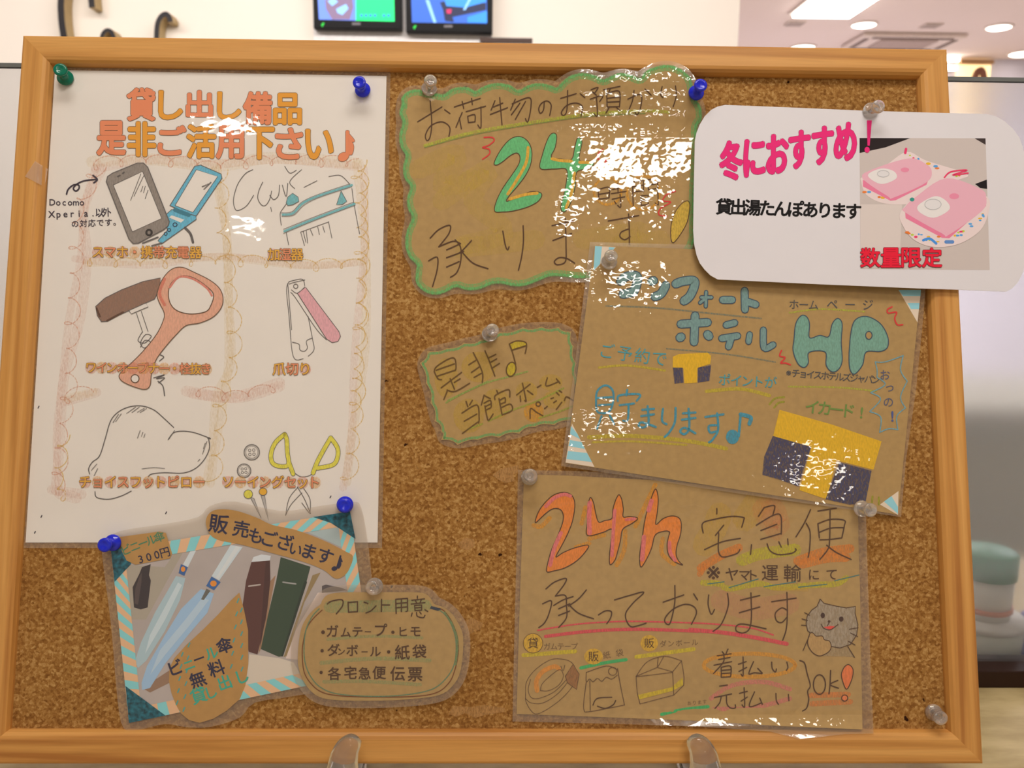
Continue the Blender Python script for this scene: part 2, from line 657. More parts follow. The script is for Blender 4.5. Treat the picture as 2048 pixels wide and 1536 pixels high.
def box(bm, x0, y0, z0, x1, y1, z1, mi=0):
    v = [bm.verts.new(c) for c in ((x0, y0, z0), (x1, y0, z0), (x1, y1, z0), (x0, y1, z0), (x0, y0, z1), (x1, y0, z1), (x1, y1, z1), (x0, y1, z1))]
    for f in ((3, 2, 1, 0), (4, 5, 6, 7), (0, 1, 5, 4), (1, 2, 6, 5), (2, 3, 7, 6), (3, 0, 4, 7)):
        bm.faces.new([v[i] for i in f]).material_index = mi


def mesh_box(name, x0, y0, z0, x1, y1, z1, m, parent=None, bevel=0):
    bm = bmesh.new()
    box(bm, x0, y0, z0, x1, y1, z1)
    if bevel:
        bmesh.ops.bevel(bm, geom=bm.edges[:], offset=bevel, segments=2, affect='EDGES', profile=.6)
    return link(name, bm, m, parent)


def lathe(profile, seg=28):
    bm = bmesh.new()
    rings = []
    for r, z in profile:
        if r < 1e-6:
            rings.append([bm.verts.new((0, 0, z))])
        else:
            rings.append([bm.verts.new((r * math.cos(2 * PI * k / seg), r * math.sin(2 * PI * k / seg), z)) for k in range(seg)])
    for a, b in zip(rings, rings[1:]):
        for k in range(seg):
            if len(a) == 1 and len(b) == 1: continue
            if len(a) == 1: bm.faces.new((a[0], b[k], b[(k + 1) % seg]))
            elif len(b) == 1: bm.faces.new((a[k], b[0], a[(k + 1) % seg]))
            else: bm.faces.new((a[k], b[k], b[(k + 1) % seg], a[(k + 1) % seg]))
    bmesh.ops.recalc_face_normals(bm, faces=bm.faces[:])
    return bm


# ================================================================== the room
M_WALL = plain('wall_paint', (244, 236, 226), .8, .1, var=.01, scale=4)
M_CEIL = plain('ceiling_paint', (222, 206, 200), .85, .1, var=.015, scale=3)
M_FLOOR = plain('floor_tile', (196, 184, 172), .6, .2, var=.05, scale=5)
M_GREYW = plain('far_wall_paint', (205, 200, 212), .8, .1, var=.02, scale=3)
WY = 2.2
tag(mesh_box('wall_back', -4, WY, -1, .721, WY + .14, CEIL, M_WALL), kind='structure')
tag(mesh_box('ceiling', -4, -6, CEIL, 6, 4.9, CEIL + .1, M_CEIL), kind='structure')
tag(mesh_box('floor', -4, -6, -1.1, 6, 4.9, -1, M_FLOOR), kind='structure')
tag(mesh_box('wall_far', -4, 4.65, -1, 6, 4.75, CEIL, M_GREYW), kind='structure')

# counter the board stands on
ct = thing('reception_counter', 'pale beige stone-look counter top the cork board stands on', 'counter', Matrix.Translation((0, 0, -1)))
M_CNT = counter_mat()
o = mesh_box('counter_top', -1.6, -.62, .962, 1.6, .42, 1.0, M_CNT, ct, .003)
o = mesh_box('counter_body', -1.55, -.56, 0, 1.55, .38, .962, plain('counter_panel', (120, 96, 66), .6), ct)

# frosted glass screen with its dark foot rail
GY = .1358
gp = thing('glass_screen', 'frosted glass screen standing on the counter behind the cork board', 'screen', Matrix.Translation((0, GY, 0)))
mesh_box('glass_pane', -1.5, .016, .006, 1.5, .022, .4465, frosted_mat(), gp)
mesh_box('foot_rail', -1.5, 0, 0, 1.5, .03, .0135, plain('dark_rail', (44, 22, 14), .45), gp, .001)
mesh_box('edge_strip', -1.5, .0155, .4465, 1.5, .0225, .4492, plain('edge_grey', (120, 124, 124), .4), gp)

# wall letters: dark faces, tan returns
M_BLK = plain('letter_face', (34, 30, 34), .5)
M_TAN = plain('letter_return', (176, 152, 108), .5)


def letter(label, px_pts, wpx, depth=.05):
    pts = spline(np.array(px_pts, float), 6)
    V, Fc = ribbon(pts, wpx)
    n = len(pts)
    lp = [2 * i for i in range(n)] + [2 * i + 1 for i in range(n - 1, -1, -1)]
    front = [ray_to(V[i][0], V[i][1], 1, WY - depth) for i in lp]
    b0 = Vector((front[0][0], WY, min(p[2] for p in front)))
    bm = bmesh.new()
    a = [bm.verts.new(Vector(p) - b0) for p in front]
    b = [bm.verts.new(Vector((p[0], WY - .001, p[2])) - b0) for p in front]
    N = len(a)
    fs = []
    for i in range(n - 1):
        f = bm.faces.new((a[i], a[i + 1], a[N - 2 - i], a[N - 1 - i])); f.material_index = 0
    for i in range(N):
        j = (i + 1) % N
        f = bm.faces.new((a[i], a[j], b[j], b[i])); f.material_index = 1
    bmesh.ops.recalc_face_normals(bm, faces=bm.faces[:])
    o = link('wall_letter', bm, [M_BLK, M_TAN])
    o.location = b0
    tag(o, label, 'letter', 'raised letters on the white wall')


letter('tall curved raised letter on the white wall above the board corner, the largest of them', [(165, -150), (136, -70), (123, -10), (122, 28), (127, 70), (140, 130)], 13)
letter('short straight raised letter stroke ending just below the photo top edge, beside the tall curve', [(176, -70), (180, -25), (184, 15)], 12)
letter('low arched raised letter just peeking over the frame of the board', [(203, 95), (204, 72), (212, 61), (222, 63), (228, 78), (228, 100)], 8)
letter('hooked raised letter like a walking cane, nearest to the monitors', [(314, 110), (313, 75), (315, 48), (322, 33), (332, 28), (339, 36), (340, 44)], 10)

# two monitors side by side on a bracket
M_BEZ = plain('black_bezel', (9, 7, 10), .45, .15)
M_BRK = plain('bracket_grey', (236, 232, 232), .5)


def screen_em(rgb, e=1.0):
    return plain('screen_glow', rgb, .4, .3, emit=e)


def wq(px, py, y):
    return Vector(ray_to(px, py, 1, y))


def flat_on(name, polys, y, root, off):
    bm = bmesh.new()
    mats = []
    for pts, m in polys:
        if m not in mats: mats.append(m)
        f = bm.faces.new([bm.verts.new(wq(a, b, y) - off) for a, b in pts])
        f.material_index = mats.index(m)
        y -= .0003
    bm.normal_update()
    for f in bm.faces:
        if f.normal.y > 0: f.normal_flip()
    bmesh.ops.triangulate(bm, faces=bm.faces[:])
    return link(name, bm, mats, root)


def monitor(label, corners, scr, pics, led, logo):
    y = WY - .05
    bl = wq(*corners[3], y); br = wq(*corners[2], y)
    tl = wq(*corners[0], y)
    base = Vector(((bl.x + br.x) / 2, WY - .02, bl.z))
    root = thing('monitor', label, 'monitor', Matrix.Translation(base), 'wall monitors')
    mesh_box('housing', bl.x - base.x, y - base.y, 0, br.x - base.x, -.001, .19, M_BEZ, root, .003)
    flat_on('screen_image', pics, y - .0006, root, base)
    flat_on('power_light', [([(led[0], led[1]), (led[0] + 4, led[1] - 5), (led[0] + 7, led[1] - 4), (led[0] + 3, led[1] + 4)], screen_em((30, 200, 60), .5))], y - .001, root, base)
    flat_on('badge', [([(logo[0], logo[1]), (logo[0] + 17, logo[1]), (logo[0] + 17, logo[1] + 5), (logo[0], logo[1] + 5)], plain('badge_grey', (120, 116, 122), .5))], y - .001, root, base)
    return root


B1, B2, B3, B4 = screen_em((96, 128, 225), .9), screen_em((0, 232, 120), .95), screen_em((120, 100, 130), .8), screen_em((130, 185, 245), .9)
B5, B6, B7, B8 = screen_em((40, 90, 190), .9), screen_em((10, 20, 60), .8), screen_em((40, 130, 225), .95), screen_em((40, 120, 190), .8)
B9 = screen_em((200, 30, 90), .8)
monitor('black wall monitor showing a half green screen, the left one of the pair', [(622, -60), (804, -60), (804, 63), (627, 57)], None,
        [([(632, -60), (712, -60), (712, 41), (638, 39)], B1), ([(712, -60), (787, -60), (789, 43), (712, 41)], B2),
         ([(650, 0), (703, -20), (707, 15), (700, 39), (664, 39), (652, 18)], B3), ([(672, 18), (692, 8), (697, 17), (685, 30), (675, 26)], B4),
         ([(655, 2), (668, -4), (676, 4), (664, 12)], B4)] +
        [([(720 + 9 * k, 28), (726 + 9 * k, 28), (726 + 9 * k, 34), (720 + 9 * k, 34)], B8) for k in range(7) if k != 4], (642, 50), (704, 45))
monitor('black wall monitor showing a blue car park view, the right one of the pair', [(812, -60), (985, -60), (985, 68), (812, 64)], None,
        [([(820, -60), (973, -60), (974, 47), (824, 45)], B5), ([(851, 0), (858, 0), (873, 45), (867, 45)], B4),
         ([(880, 5), (900, 0), (972, 6), (972, 20), (905, 34), (908, 44), (890, 42), (886, 20)], B6), ([(886, -8), (972, -10), (972, 4), (930, 15), (893, 12)], B7),
         ([(893, 19), (903, 18), (902, 27), (894, 27)], B9), ([(935, 34), (974, 22), (974, 46), (935, 45)], B7), ([(938, -3), (943, -3), (931, 20), (926, 20)], B4)], (826, 55), (888, 50))
a, b = wq(625, 62, WY - .03), wq(984, 95, WY - .03)
br = thing('monitor_bracket', 'light grey mounting plate on the wall below the two monitors', 'bracket', Matrix.Translation((a.x, WY, b.z)))
mesh_box('plate', 0, -.018, 0, b.x - a.x, -.001, a.z - b.z + .10, M_BRK, br)
p0, p1 = wq(958, 84, WY - .02), wq(1062, 90, WY - .02)
o = mesh_box('wall_strip', 0, -.02, 0, p1.x - p0.x, -.001, .012, plain('strip_dark', (70, 50, 44), .5))
o.location = (p0.x + .003, WY - .03, p0.z - .006)
tag(o, 'thin dark ledge on the wall at the lower right of the monitors', 'ledge')

# ceiling fittings of the back office
M_LAMP = plain('lamp_lit', (255, 246, 232), .4, emit=7)
M_LAMPW = plain('tube_lit', (255, 250, 240), .4, emit=9)
M_RING = plain('lamp_ring', (226, 214, 205), .5)


def downlight(label, px, py, r=.055):
    p = ray_to(px, py, 2, CEIL)
    t = thing('downlight', label, 'ceiling light', Matrix.Translation((p[0], p[1], CEIL)), 'round downlights of the back office')
    link('trim_ring', lathe([(r * 1.02, -.0005), (r * 1.02, -.008), (r * 1.2, -.006), (r * 1.2, -.0005)]), M_RING, t)
    link('lamp', lathe([(0, -.012), (r * .8, -.011), (r, -.006), (r, -.001), (0, -.001)]), M_LAMP, t)


downlight('round lit downlight between the square light panel and the ceiling air conditioner', 1728, 48)
downlight('round lit downlight high at the right edge, level with the vent', 1998, 53)
downlight('round lit downlight half over the board, just right of the white wall end', 1606, 93, .06)
downlight('round lit downlight low over the board corner, below the air conditioner', 1832, 98, .06)
downlight('round lit downlight cut by the right edge of the photo', 2047, 106, .07)
p = ray_to(1660, 12, 2, CEIL)
t = thing('light_panel', 'square bright fluorescent ceiling panel at the top of the photo', 'ceiling light', Matrix.Translation((p[0], p[1], CEIL)))
mesh_box('panel_frame', -.15, -.34, -.012, .15, .125, -.001, M_RING, t)
mesh_box('diffuser', -.135, -.32, -.026, .135, .11, -.013, M_LAMPW, t, .004)
p = ray_to(1805, 79, 2, CEIL)
t = thing('air_conditioner', 'square ceiling cassette air conditioner above the board corner', 'air conditioner', Matrix.Translation((p[0], p[1], CEIL)))
M_AC = plain('ac_white', (214, 198, 190), .6)
mesh_box('casing', -.27, -.15, -.022, .27, .15, -.001, M_AC, t, .008)
M_DK = plain('ac_slot', (122, 104, 97), .7)
for (x0, y0, x1, y1) in ((-.21, .105, .21, .13), (-.21, -.13, .21, -.105), (.22, -.10, .245, .10), (-.245, -.10, -.22, .10)):
    mesh_box('air_slot', x0, y0, -.0255, x1, y1, -.0225, M_DK, t)
mesh_box('grille', -.15, -.085, -.027, .15, .085, -.0225, plain('ac_grille', (170, 150, 142), .7), t)
for lab, px, py in (('small grey square ceiling vent left of the air conditioner', 1590, 46), ('small grey square ceiling vent above the right of the air conditioner', 1862, 50)):
    p = ray_to(px, py, 2, CEIL)
    v = thing('ceiling_vent', lab, 'vent', Matrix.Translation((p[0], p[1], CEIL)), 'ceiling vents')
    mesh_box('vent_frame', -.045, -.04, -.006, .045, .04, -.001, M_AC, v)
    mesh_box('vent_grille', -.038, -.034, -.0085, .038, .034, -.0065, plain('vent_grey', (165, 148, 140), .7), v)
# far end: two tube lights, a lit niche with an arch in it
for lab, px, py, sx in (('long tube light at the far end of the office, upper one', 1900, 117, .065), ('long tube light at the far end of the office, lower one by the frame', 1897, 135, .055)):
    q = ray_to(px, py, 1, 4.59)
    t = thing('tube_light', lab, 'ceiling light', Matrix.Translation((q[0], 4.645, q[2])), 'tube lights of the far office end')
    mesh_box('holder', -sx, -.03, -.012, sx, -.001, .014, M_RING, t, .004)
    mesh_box('tube', -sx * .95, -.05, -.012, sx * .95, -.031, .012, M_LAMPW, t, .006)
q0, q1 = ray_to(1922, 165, 1, 4.58), ray_to(1993, 118, 1, 4.58)
nb = thing('lit_niche', 'warm lit recess on the far wall seen just over the glass screen', 'recess', Matrix.Translation((q0[0], 4.65, q0[2])))
w_, h_ = q1[0] - q0[0], q1[2] - q0[2]
mesh_box('back_panel', 0, -.02, -.3, w_, -.001, h_, plain('niche_glow', (255, 226, 170), .6, emit=1.25), nb)  # panel glows by itself, standing in for lamplight in the recess
mesh_box('canopy', 0, -.05, h_ - .022, w_, -.021, h_, plain('niche_wood', (170, 130, 92), .6), nb)
bm = bmesh.new()
V, Fc = ribbon(spline([(.125, -.3), (.13, .0), (.16, .075), (.19, .0), (.2, -.3)], 8), .03)
a = [bm.verts.new((v[0], -.06, v[1])) for v in V]
for f in Fc: bm.faces.new([a[i] for i in f])
r_ = bmesh.ops.extrude_face_region(bm, geom=bm.faces[:])
for v in r_['geom']:
    if isinstance(v, bmesh.types.BMVert): v.co.y += .02
bmesh.ops.recalc_face_normals(bm, faces=bm.faces[:])
o = link('arch', bm, plain('arch_brown', (120, 74, 56), .6))
o.location = (q0[0] - .045, 4.65, q0[2])
tag(o, 'brown arch shape standing in front of the warm lit recess', 'arch')

# office furniture and tubs behind the frosted screen
M_DESK = plain('desk_olive', (120, 118, 84), .6)
TY = .195
tx = ray_to(1966, 1200, 1, TY)[0]
z1, z2, z3, z4 = [ray_to(1966, y_, 1, TY)[2] for y_ in (1098, 1148, 1212, 1225)]
M_TUB = plain('tub_white', (214, 210, 198), .5)
tub = thing('storage_tub', 'white tub with a green lid behind the frosted glass, upper one', 'tub', Matrix.Translation((tx, TY, z4)))
link('body', lathe([(0, 0), (.0195, 0), (.0205, z2 - z4), (0, z2 - z4)], 32), M_TUB, tub, True)
link('lid', lathe([(0, z2 - z4), (.022, z2 - z4), (.022, z1 - z4 - .002), (.020, z1 - z4), (0, z1 - z4)], 32), plain('lid_green', (20, 120, 84), .5), tub, True)
link('band', lathe([(.0200, z3 - z4), (.0212, z3 - z4), (.0212, z3 - z4 + .004), (.0200, z3 - z4 + .004)], 32), plain('band_orange', (200, 110, 70), .5), tub, True)
t2 = thing('storage_tub', 'wide pale tub behind the frosted glass, under the green lidded one', 'tub', Matrix.Translation((tx, TY, 0)))
link('body', lathe([(0, 0), (.029, 0), (.031, z4 - .006), (0, z4 - .006)], 32), plain('tub_pale', (196, 198, 180), .5), t2, True)
link('lid', lathe([(0, z4 - .006), (.032, z4 - .006), (.032, z4 - .0005), (0, z4 - .0005)], 32), M_TUB, t2, True)
bx_ = ray_to(2052, 1280, 1, TY)[0]
t3 = thing('bottle', 'blue bottle behind the frosted glass at the right edge', 'bottle', Matrix.Translation((bx_, TY, 0)))
zb = ray_to(2052, 1225, 1, TY)[2]
link('body', lathe([(0, 0), (.014, 0), (.015, .004), (.015, zb * .7), (.008, zb * .85), (.006, zb), (0, zb)], 28), plain('bottle_blue', (40, 48, 160), .4), t3, True)
t4 = thing('office_cabinet', 'low olive grey cabinet behind the frosted glass screen', 'cabinet', Matrix.Translation((1.15, 1.1, -1)))
mesh_box('carcass', -.62, 0, 0, .9, .4, 1.02, M_DESK, t4, .004)
mesh_box('cabinet_top', -.64, -.02, 1.02, .92, .42, 1.045, plain('desk_top', (160, 156, 140), .5), t4, .003)
for k in range(2): mesh_box('door', -.6 + .75 * k, -.018, .05, .12 + .75 * k, -.001, .98, plain('desk_door', (128, 124, 92), .6), t4, .003)

# ================================================================== the cork board
RAIL = .0185
CORK_W = -.007
board = thing('cork_board', 'cork notice board in a pine frame leaning on the counter', 'notice board',
              MB @ Matrix.Translation((BW / 2, -BH, 0)))


def rail(name, L, M):
    prof = [(0, -.018), (0, -.0016), (.0005, -.0005), (.0016, 0), (.0140, 0), (.0160, -.0007), (.0176, -.0022), (RAIL, -.0050), (RAIL, -.018)]
    bm = bmesh.new()
    A = [bm.verts.new((a, -a, w)) for a, w in prof]
    Bv = [bm.verts.new((L - a, -a, w)) for a, w in prof]
    n = len(prof)
    for i in range(n):
        j = (i + 1) % n
        bm.faces.new((A[i], A[j], Bv[j], Bv[i]))
    bm.faces.new(A); bm.faces.new(Bv[::-1])
    bmesh.ops.recalc_face_normals(bm, faces=bm.faces[:])
    o = link(name, bm, M_WOOD, board)
    o.matrix_local = Matrix.Translation((-BW / 2, BH, 0)) @ M
    return o


g = .0002
rail('frame_rail', BW, Matrix.Identity(4))
rail('frame_rail', BW, Matrix.Translation((BW, -BH, 0)) @ Matrix.Rotation(PI, 4, 'Z'))
rail('frame_stile', BH, Matrix.Translation((0, -BH, 0)) @ Matrix.Rotation(PI / 2, 4, 'Z'))
rail('frame_stile', BH, Matrix.Translation((BW, 0, 0)) @ Matrix.Rotation(-PI / 2, 4, 'Z'))
o = mesh_box('cork_panel', RAIL - BW / 2, RAIL, -.016, BW / 2 - RAIL, BH - RAIL, CORK_W, M_CORK, board)


class BoardCard(Card):
    def __init__(s):
        s.hf = lambda u, v: np.full(len(u), CORK_W + .0001)
        s.o = np.array([BW / 2, BH, 0.])
        s.root = board


bc = BoardCard()
M_GLUE = ink((176, 134, 84), .75, .5)
L = bc.layer('glue_residue', 1, 'X', 'pale torn glue mark on the cork')
L.poly('985,950 1000,938 1020,934 1036,930 1040,942 1026,950 1030,962 1010,966 998,960', M_GLUE).done()
L = bc.layer('glue_residue', 1, 'X', 'pale torn glue mark on the cork')
L.poly('915,1088 930,1076 948,1078 950,1092 936,1100 924,1098', M_GLUE).done()
L = bc.layer('glue_residue', 1, 'X', 'pale torn glue mark on the cork')
L.poly('925,1244 944,1236 966,1246 962,1258 946,1264 936,1272 928,1262', M_GLUE).done()
L = bc.layer('glue_residue', 1, 'X', 'pale torn glue mark on the cork')
L.poly('898,1428 906,1412 940,1414 970,1410 1010,1416 1008,1424 970,1430 950,1436 930,1426 912,1434', M_GLUE).done()

# ------------------------------------------------------------------ colours of the drawings
BRN = ink((74, 46, 22)); BRN2 = ink((92, 66, 26)); PEN = ink((52, 46, 60)); GRY = ink((92, 88, 88), .9)
PCL = ink((110, 106, 104), .85, .4); NAVY = ink((34, 32, 62)); RED = ink((200, 48, 48)); OUT = ink((96, 74, 58))
TEAL = ink((56, 142, 168), 1, .35); YEL = ink((206, 178, 40), .75, .6); LIME = ink((176, 182, 60), .75, .6)
AMB = ink((220, 160, 50), .8, .5); PALEY = ink((255, 214, 120), .55, .7); PALEP = ink((255, 196, 170), .55, .7)
GRN = ink((104, 176, 104), .85, .5); ORG = ink((226, 128, 44), .9, .4); PNK = ink((222, 120, 128), .8, .5)


# ------------------------------------------------------------------ 1  the white A4 list
c = Card('laminated_list', 'large white laminated sheet with six drawings of things to borrow', 'sign', (404, 1085), lambda u, v: np.full(len(u), -.0062))
c.sheet('back_film', '101,131 781,143 764,1096 47,1096', M_BACK, -4)
c.sheet('paper', '110,140 773,152 755,1085 51,1085', M_WHITE, 0, .0001)
L = c.layer('crayon_border', 1, 'X', 'pale yellow and pink crayon curls')


def curls(L, pts, r, m, wd=2.2, every=9):
    p = spline(np.array(pts, float), 14)
    d = np.r_[0, np.cumsum(np.linalg.norm(np.diff(p, axis=0), axis=1))]
    s = np.arange(0, d[-1], 2.5)
    q = np.stack([np.interp(s, d, p[:, 0]), np.interp(s, d, p[:, 1])], 1)
    ph = s / every
    rr = r * (1 + .25 * np.sin(s / 23.))
    q = q + np.stack([np.cos(ph) * rr, np.sin(ph) * rr * .8], 1)
    V, Fc = ribbon(q, wd)
    L.add(V, Fc, m, random.random() * .5)


SOFTY, SOFTP = ink((255, 224, 150), .16, .7), ink((255, 204, 186), .18, .7)
for pts in ([(200, 330), (165, 420), (160, 520), (150, 640), (138, 760), (125, 880), (120, 980)],
            [(440, 340), (445, 470), (462, 600), (462, 720), (445, 800), (430, 900), (425, 960)],
            [(722, 330), (724, 500), (718, 700), (712, 880), (700, 970)],
            [(180, 330), (300, 318), (420, 330), (560, 320), (720, 325)], [(160, 520), (300, 525), (450, 520), (600, 530), (720, 525)],
            [(130, 800), (180, 780)], [(380, 780), (460, 790), (560, 770)], [(115, 985), (150, 996)]):
    for q_ in range(2):
        L.st([[(x + random.uniform(-14, 14), y + random.uniform(-8, 8)) for x, y in pts]], random.uniform(14, 24), SOFTP if random.random() < .55 else SOFTY, 0)
    curls(L, [(x + random.uniform(-8, 8), y) for x, y in pts], 13, random.choice((PALEY, PALEP)), 2.2, 8)
curls(L, [(725, 320), (728, 420), (726, 500), (722, 640), (716, 740), (710, 820)], 9, ink((255, 218, 130), .7, .7), 2.2, 7)
curls(L, [(130, 870), (118, 960), (130, 990)], 10, ink((255, 218, 130), .7, .7), 2.2, 7)
L.done()
SAL, AMF = ink((238, 146, 104)), ink((236, 164, 56))
L = c.layer('title_lettering', 4, 'P', 'orange outlined capitals of the title')
for s_, bx in (('貸', (510, 355, 618, 480)), ('し', (637, 365, 728, 475)), ('出', (747, 365, 848, 470)), ('し', (872, 370, 962, 475)), ('備', (976, 370, 1085, 495)), ('品', (1097, 376, 1203, 496)),
               ('是', (390, 487, 500, 618)), ('非', (513, 490, 620, 622)), ('ご', (634, 505, 742, 618)), ('活', (750, 500, 860, 630)), ('用', (867, 505, 972, 632)), ('下', (985, 512, 1094, 634)),
               ('さ', (1105, 515, 1208, 634)), ('い', (1225, 520, 1330, 634)), ('♪', (1356, 525, 1420, 642))):
    k = '貸し出し備品是非ご活用下さい♪'.index(s_)
    fm = AMF if s_ in 'し品非活下い' else SAL
    L.gl(s_, 0, 0, 0, OUT, .050, box=bx)
    L.gl(s_, 0, 0, 0, fm, .036, box=bx, dl=1)
L.done()
CA, CB, CO = ink((226, 172, 70)), ink((238, 150, 112)), ink((104, 84, 60))
for txt, x0, y0, x1, y1, sz in (('スマホ・携帯充電器', 196, 504, 391, 505, 26), ('加湿器', 547, 509, 594, 509, 26), ('ワインオープナー・栓抜き', 182, 735, 412, 738, 24),
                                ('爪切り', 558, 738, 610, 738, 27), ('チョイスフットピロー', 170, 964, 398, 964, 27), ('ソーイングセット', 456, 964, 630, 965, 27)):
    L = c.layer('caption_lettering', 9, 'X', 'small caption coloured orange and yellow')
    n = len(txt)
    for i, ch in enumerate(txt):
        x, y = x0 + (x1 - x0) * i / (n - 1), y0 + (y1 - y0) * i / (n - 1)
        L.ell(x, y, 12, 12, ink((244, 186, 96), .5, .6) if i % 2 else ink((246, 170, 140), .5, .6), dl=-2 + .1 * (i % 2))
    L.run(txt, x0, y0, x1, y1, sz, CO, .04)
    L.run(txt, x0, y0, x1, y1, sz, [CA, CB], .012, 1)
    L.done()
L = c.layer('note_lettering', 4, 'A', 'dark handwritten note with an arrow')
L.st('155,258 165,230 195,205 225,205 228,225 210,240 195,225 215,200 260,180 330,172;310,148 335,172 315,192', 3.2, PEN)
L.run('Docomo', 72, 305, 245, 305, 52, PEN, .012).run('Xperia.以外', 68, 375, 390, 365, 56, PEN, .012).run('の対応です。', 205, 432, 450, 422, 46, PEN, .012)
L.done()
L = c.layer('phone_drawing', 4, 'A', 'pencil drawing of a grey and a blue telephone')
PG, PB = ink((138, 130, 124), 1, .25), ink((96, 176, 206), 1, .25)
L.poly('760,325 905,95 940,88 1060,140 1065,165 910,392 880,378', PB, 0, edge=GRY, ew=1.6)
L.poly('790,325 915,115 1040,155 895,365', M_WHITE, 1, edge=GRY, ew=1.2)
L.poly('735,380 770,348 912,385 915,405 710,550 690,530 745,470', PB, 1, edge=GRY, ew=1.6)
L.poly('755,395 770,382 845,408 825,425', M_WHITE, 2).ell(790, 437, 12, 11, None, NAVY, 1.5, 2).ell(755, 468, 9, 9, None, NAVY, 1.3, 2).ell(735, 490, 9, 9, None, NAVY, 1.3, 2)
L.st('790,350 870,380', 8, ink((60, 120, 140)), 2)
L.st('960,230 1000,190;950,215 985,200', 3, PCL, 2)
L.st('848,455 880,490 895,540', 5, GRY, 1).st('600,545 690,510;655,560 710,545', 3, GRY, 3)
L.poly('388,185 395,155 425,135 570,76 605,76 630,100 757,420 750,443 725,465 575,545 545,547 520,520', PG, 3, edge=GRY, ew=2)
L.poly('428,205 600,125 712,400 540,478', M_WHITE, 4, edge=GRY, ew=1.4)
L.ell(638, 483, 18, 18, ink((70, 66, 64)), ink((40, 38, 40)), 2.4, 5).ell(638, 483, 9, 9, PG, None, 1, 7)
L.st('590,140 530,295;607,150 550,270;602,212 590,245;616,212 606,250;632,235 615,285', 1.3, GRY, 6).st('455,155 468,148;484,136 492,130', 3, GRY, 6)
L.done()
L = c.layer('humidifier_drawing', 4, 'A', 'pencil drawing of a steaming humidifier with teal bands')
L.st('1245,115 1200,140 1155,205 1132,290 1142,345 1165,352 1210,325 1250,265;1303,188 1280,240 1275,285 1297,322 1322,322 1345,285 1355,240;1345,265 1368,290 1395,265 1402,205;1418,205 1440,272 1450,195', 1.6, GRY)
L.st('1432,95 1462,135 1500,118;1530,115 1475,165 1462,195 1490,225;1545,218 1620,180;1690,155 1755,148 1800,185 1812,205;1350,335 1355,360', 1.4, GRY, sharp=False)
TL_ = ink((110, 176, 184), 1, .25)
L.st('1420,378 1480,370 1540,310 1640,265 1825,205;1430,475 1600,405 1840,315', 4.4, TL_, 1)
L.st('1415,388 1485,380 1545,322 1640,275 1825,215;1412,368 1475,360 1535,302 1640,255 1815,197;1425,488 1600,415 1845,322;1425,463 1600,393 1832,305', 1, GRY, 2)
L.poly('1440,310 1450,275 1478,253 1510,275 1515,300 1480,320 1450,325', TL_, 1, edge=GRY, ew=1.2).poly('1762,240 1735,320 1770,318 1795,300', TL_, 1, edge=GRY, ew=1.2)
L.st('1420,345 1405,375 1412,440;1825,225 1838,320 1870,490;1440,480 1455,555;1420,345 1445,310', 1.4, GRY)
L.st('1525,480 1690,420;1525,480 1548,560;1540,476 1556,540;1558,470 1566,545;1582,465 1597,500;1625,450 1635,495;1655,445 1665,480;1688,420 1708,515', 1.3, GRY, sharp=True)
L.done()
L = c.layer('wine_opener_drawing', 4, 'B', 'pencil drawing of a corkscrew and a salmon bottle opener')
L.poly('275,340 330,290 430,240 560,190 665,168 660,230 630,295 520,345 420,390 345,430 310,432 285,395', ink((140, 108, 92), 1, .25), 0, edge=GRY, ew=1.6)
L.st('345,425 440,375;280,350 300,400', 4, ink((90, 64, 52), 1, .4), 1.5)
L.poly('475,365 575,320 592,342 490,385', M_WHITE, 1, edge=GRY, ew=1.4).st('520,380 558,495;550,370 590,490', 1.4, GRY)
L.st('555,495 530,545 570,560 610,520 575,510 545,560 570,590 605,555 570,545 545,585', 1.6, GRY)
SALM = ink((244, 186, 160), 1, .15)
L.st('665,632 685,645 660,668;625,770 690,752 640,775 690,770 655,800;650,790 680,820 690,878', 2.2, GRY, 0)
L.poly('745,110 800,105 870,135 960,180 1020,230 1042,290 1030,350 980,405 900,440 820,455 760,510 690,590 640,660 612,740 604,810 580,838 530,832 450,800 418,770 425,740 480,690 560,610 640,510 680,430 688,380 660,320 645,270 665,200 700,145', SALM, 2, True, OUT, 1.6)
L.poly('800,155 870,170 950,225 985,270 970,330 940,370 860,385 790,375 740,345 715,290 720,220 755,175', M_WHITE, 4, True, OUT, 1.8)
L.st('722,225 760,175 800,160 870,178 945,230 975,275', 4.4, ink((206, 130, 116), 1, .2), 5)
L.st('690,175 660,260 690,330', 6, ink((236, 140, 120), .7, .4), 3.5)
L.ell(512, 775, 24, 24, M_WHITE, OUT, 2, 4)
L.done()
L = c.layer('nail_clipper_drawing', 4, 'B', 'pencil drawing of a nail clipper with a pink lever')
L.poly('1490,260 1540,225 1740,490 1750,520 1735,550 1700,558 1665,535', ink((240, 182, 192), 1, .15), 0, edge=GRY, ew=1.4)
L.st('1440,190 1518,175 1535,215;1440,190 1425,240 1440,400 1465,640 1525,655;1432,200 1455,480;1555,400 1580,530 1590,600 1555,640;1460,555 1500,568 1505,600 1530,610 1550,590 1545,548 1580,530;1455,240 1490,260 1535,222;1450,255 1480,290 1600,470 1665,540;1440,205 1470,195 1535,180', 1.4, GRY)
L.ell(1480, 218, 13, 13, None, GRY, 1.5)
L.done()
L = c.layer('foot_pillow_drawing', 4, 'C', 'pencil outline of a soft bean shaped foot pillow')
L.st('385,520 380,490 400,455 440,420 470,330 500,230 540,180 600,150 670,143 740,165 800,215 850,262;820,330 850,292 900,283 960,290 1020,310 1055,325;1045,330 1048,380 1020,440 970,490 900,515 800,513 730,520 710,535;415,618 425,650 490,660 560,642 615,615', 2.0, GRY)
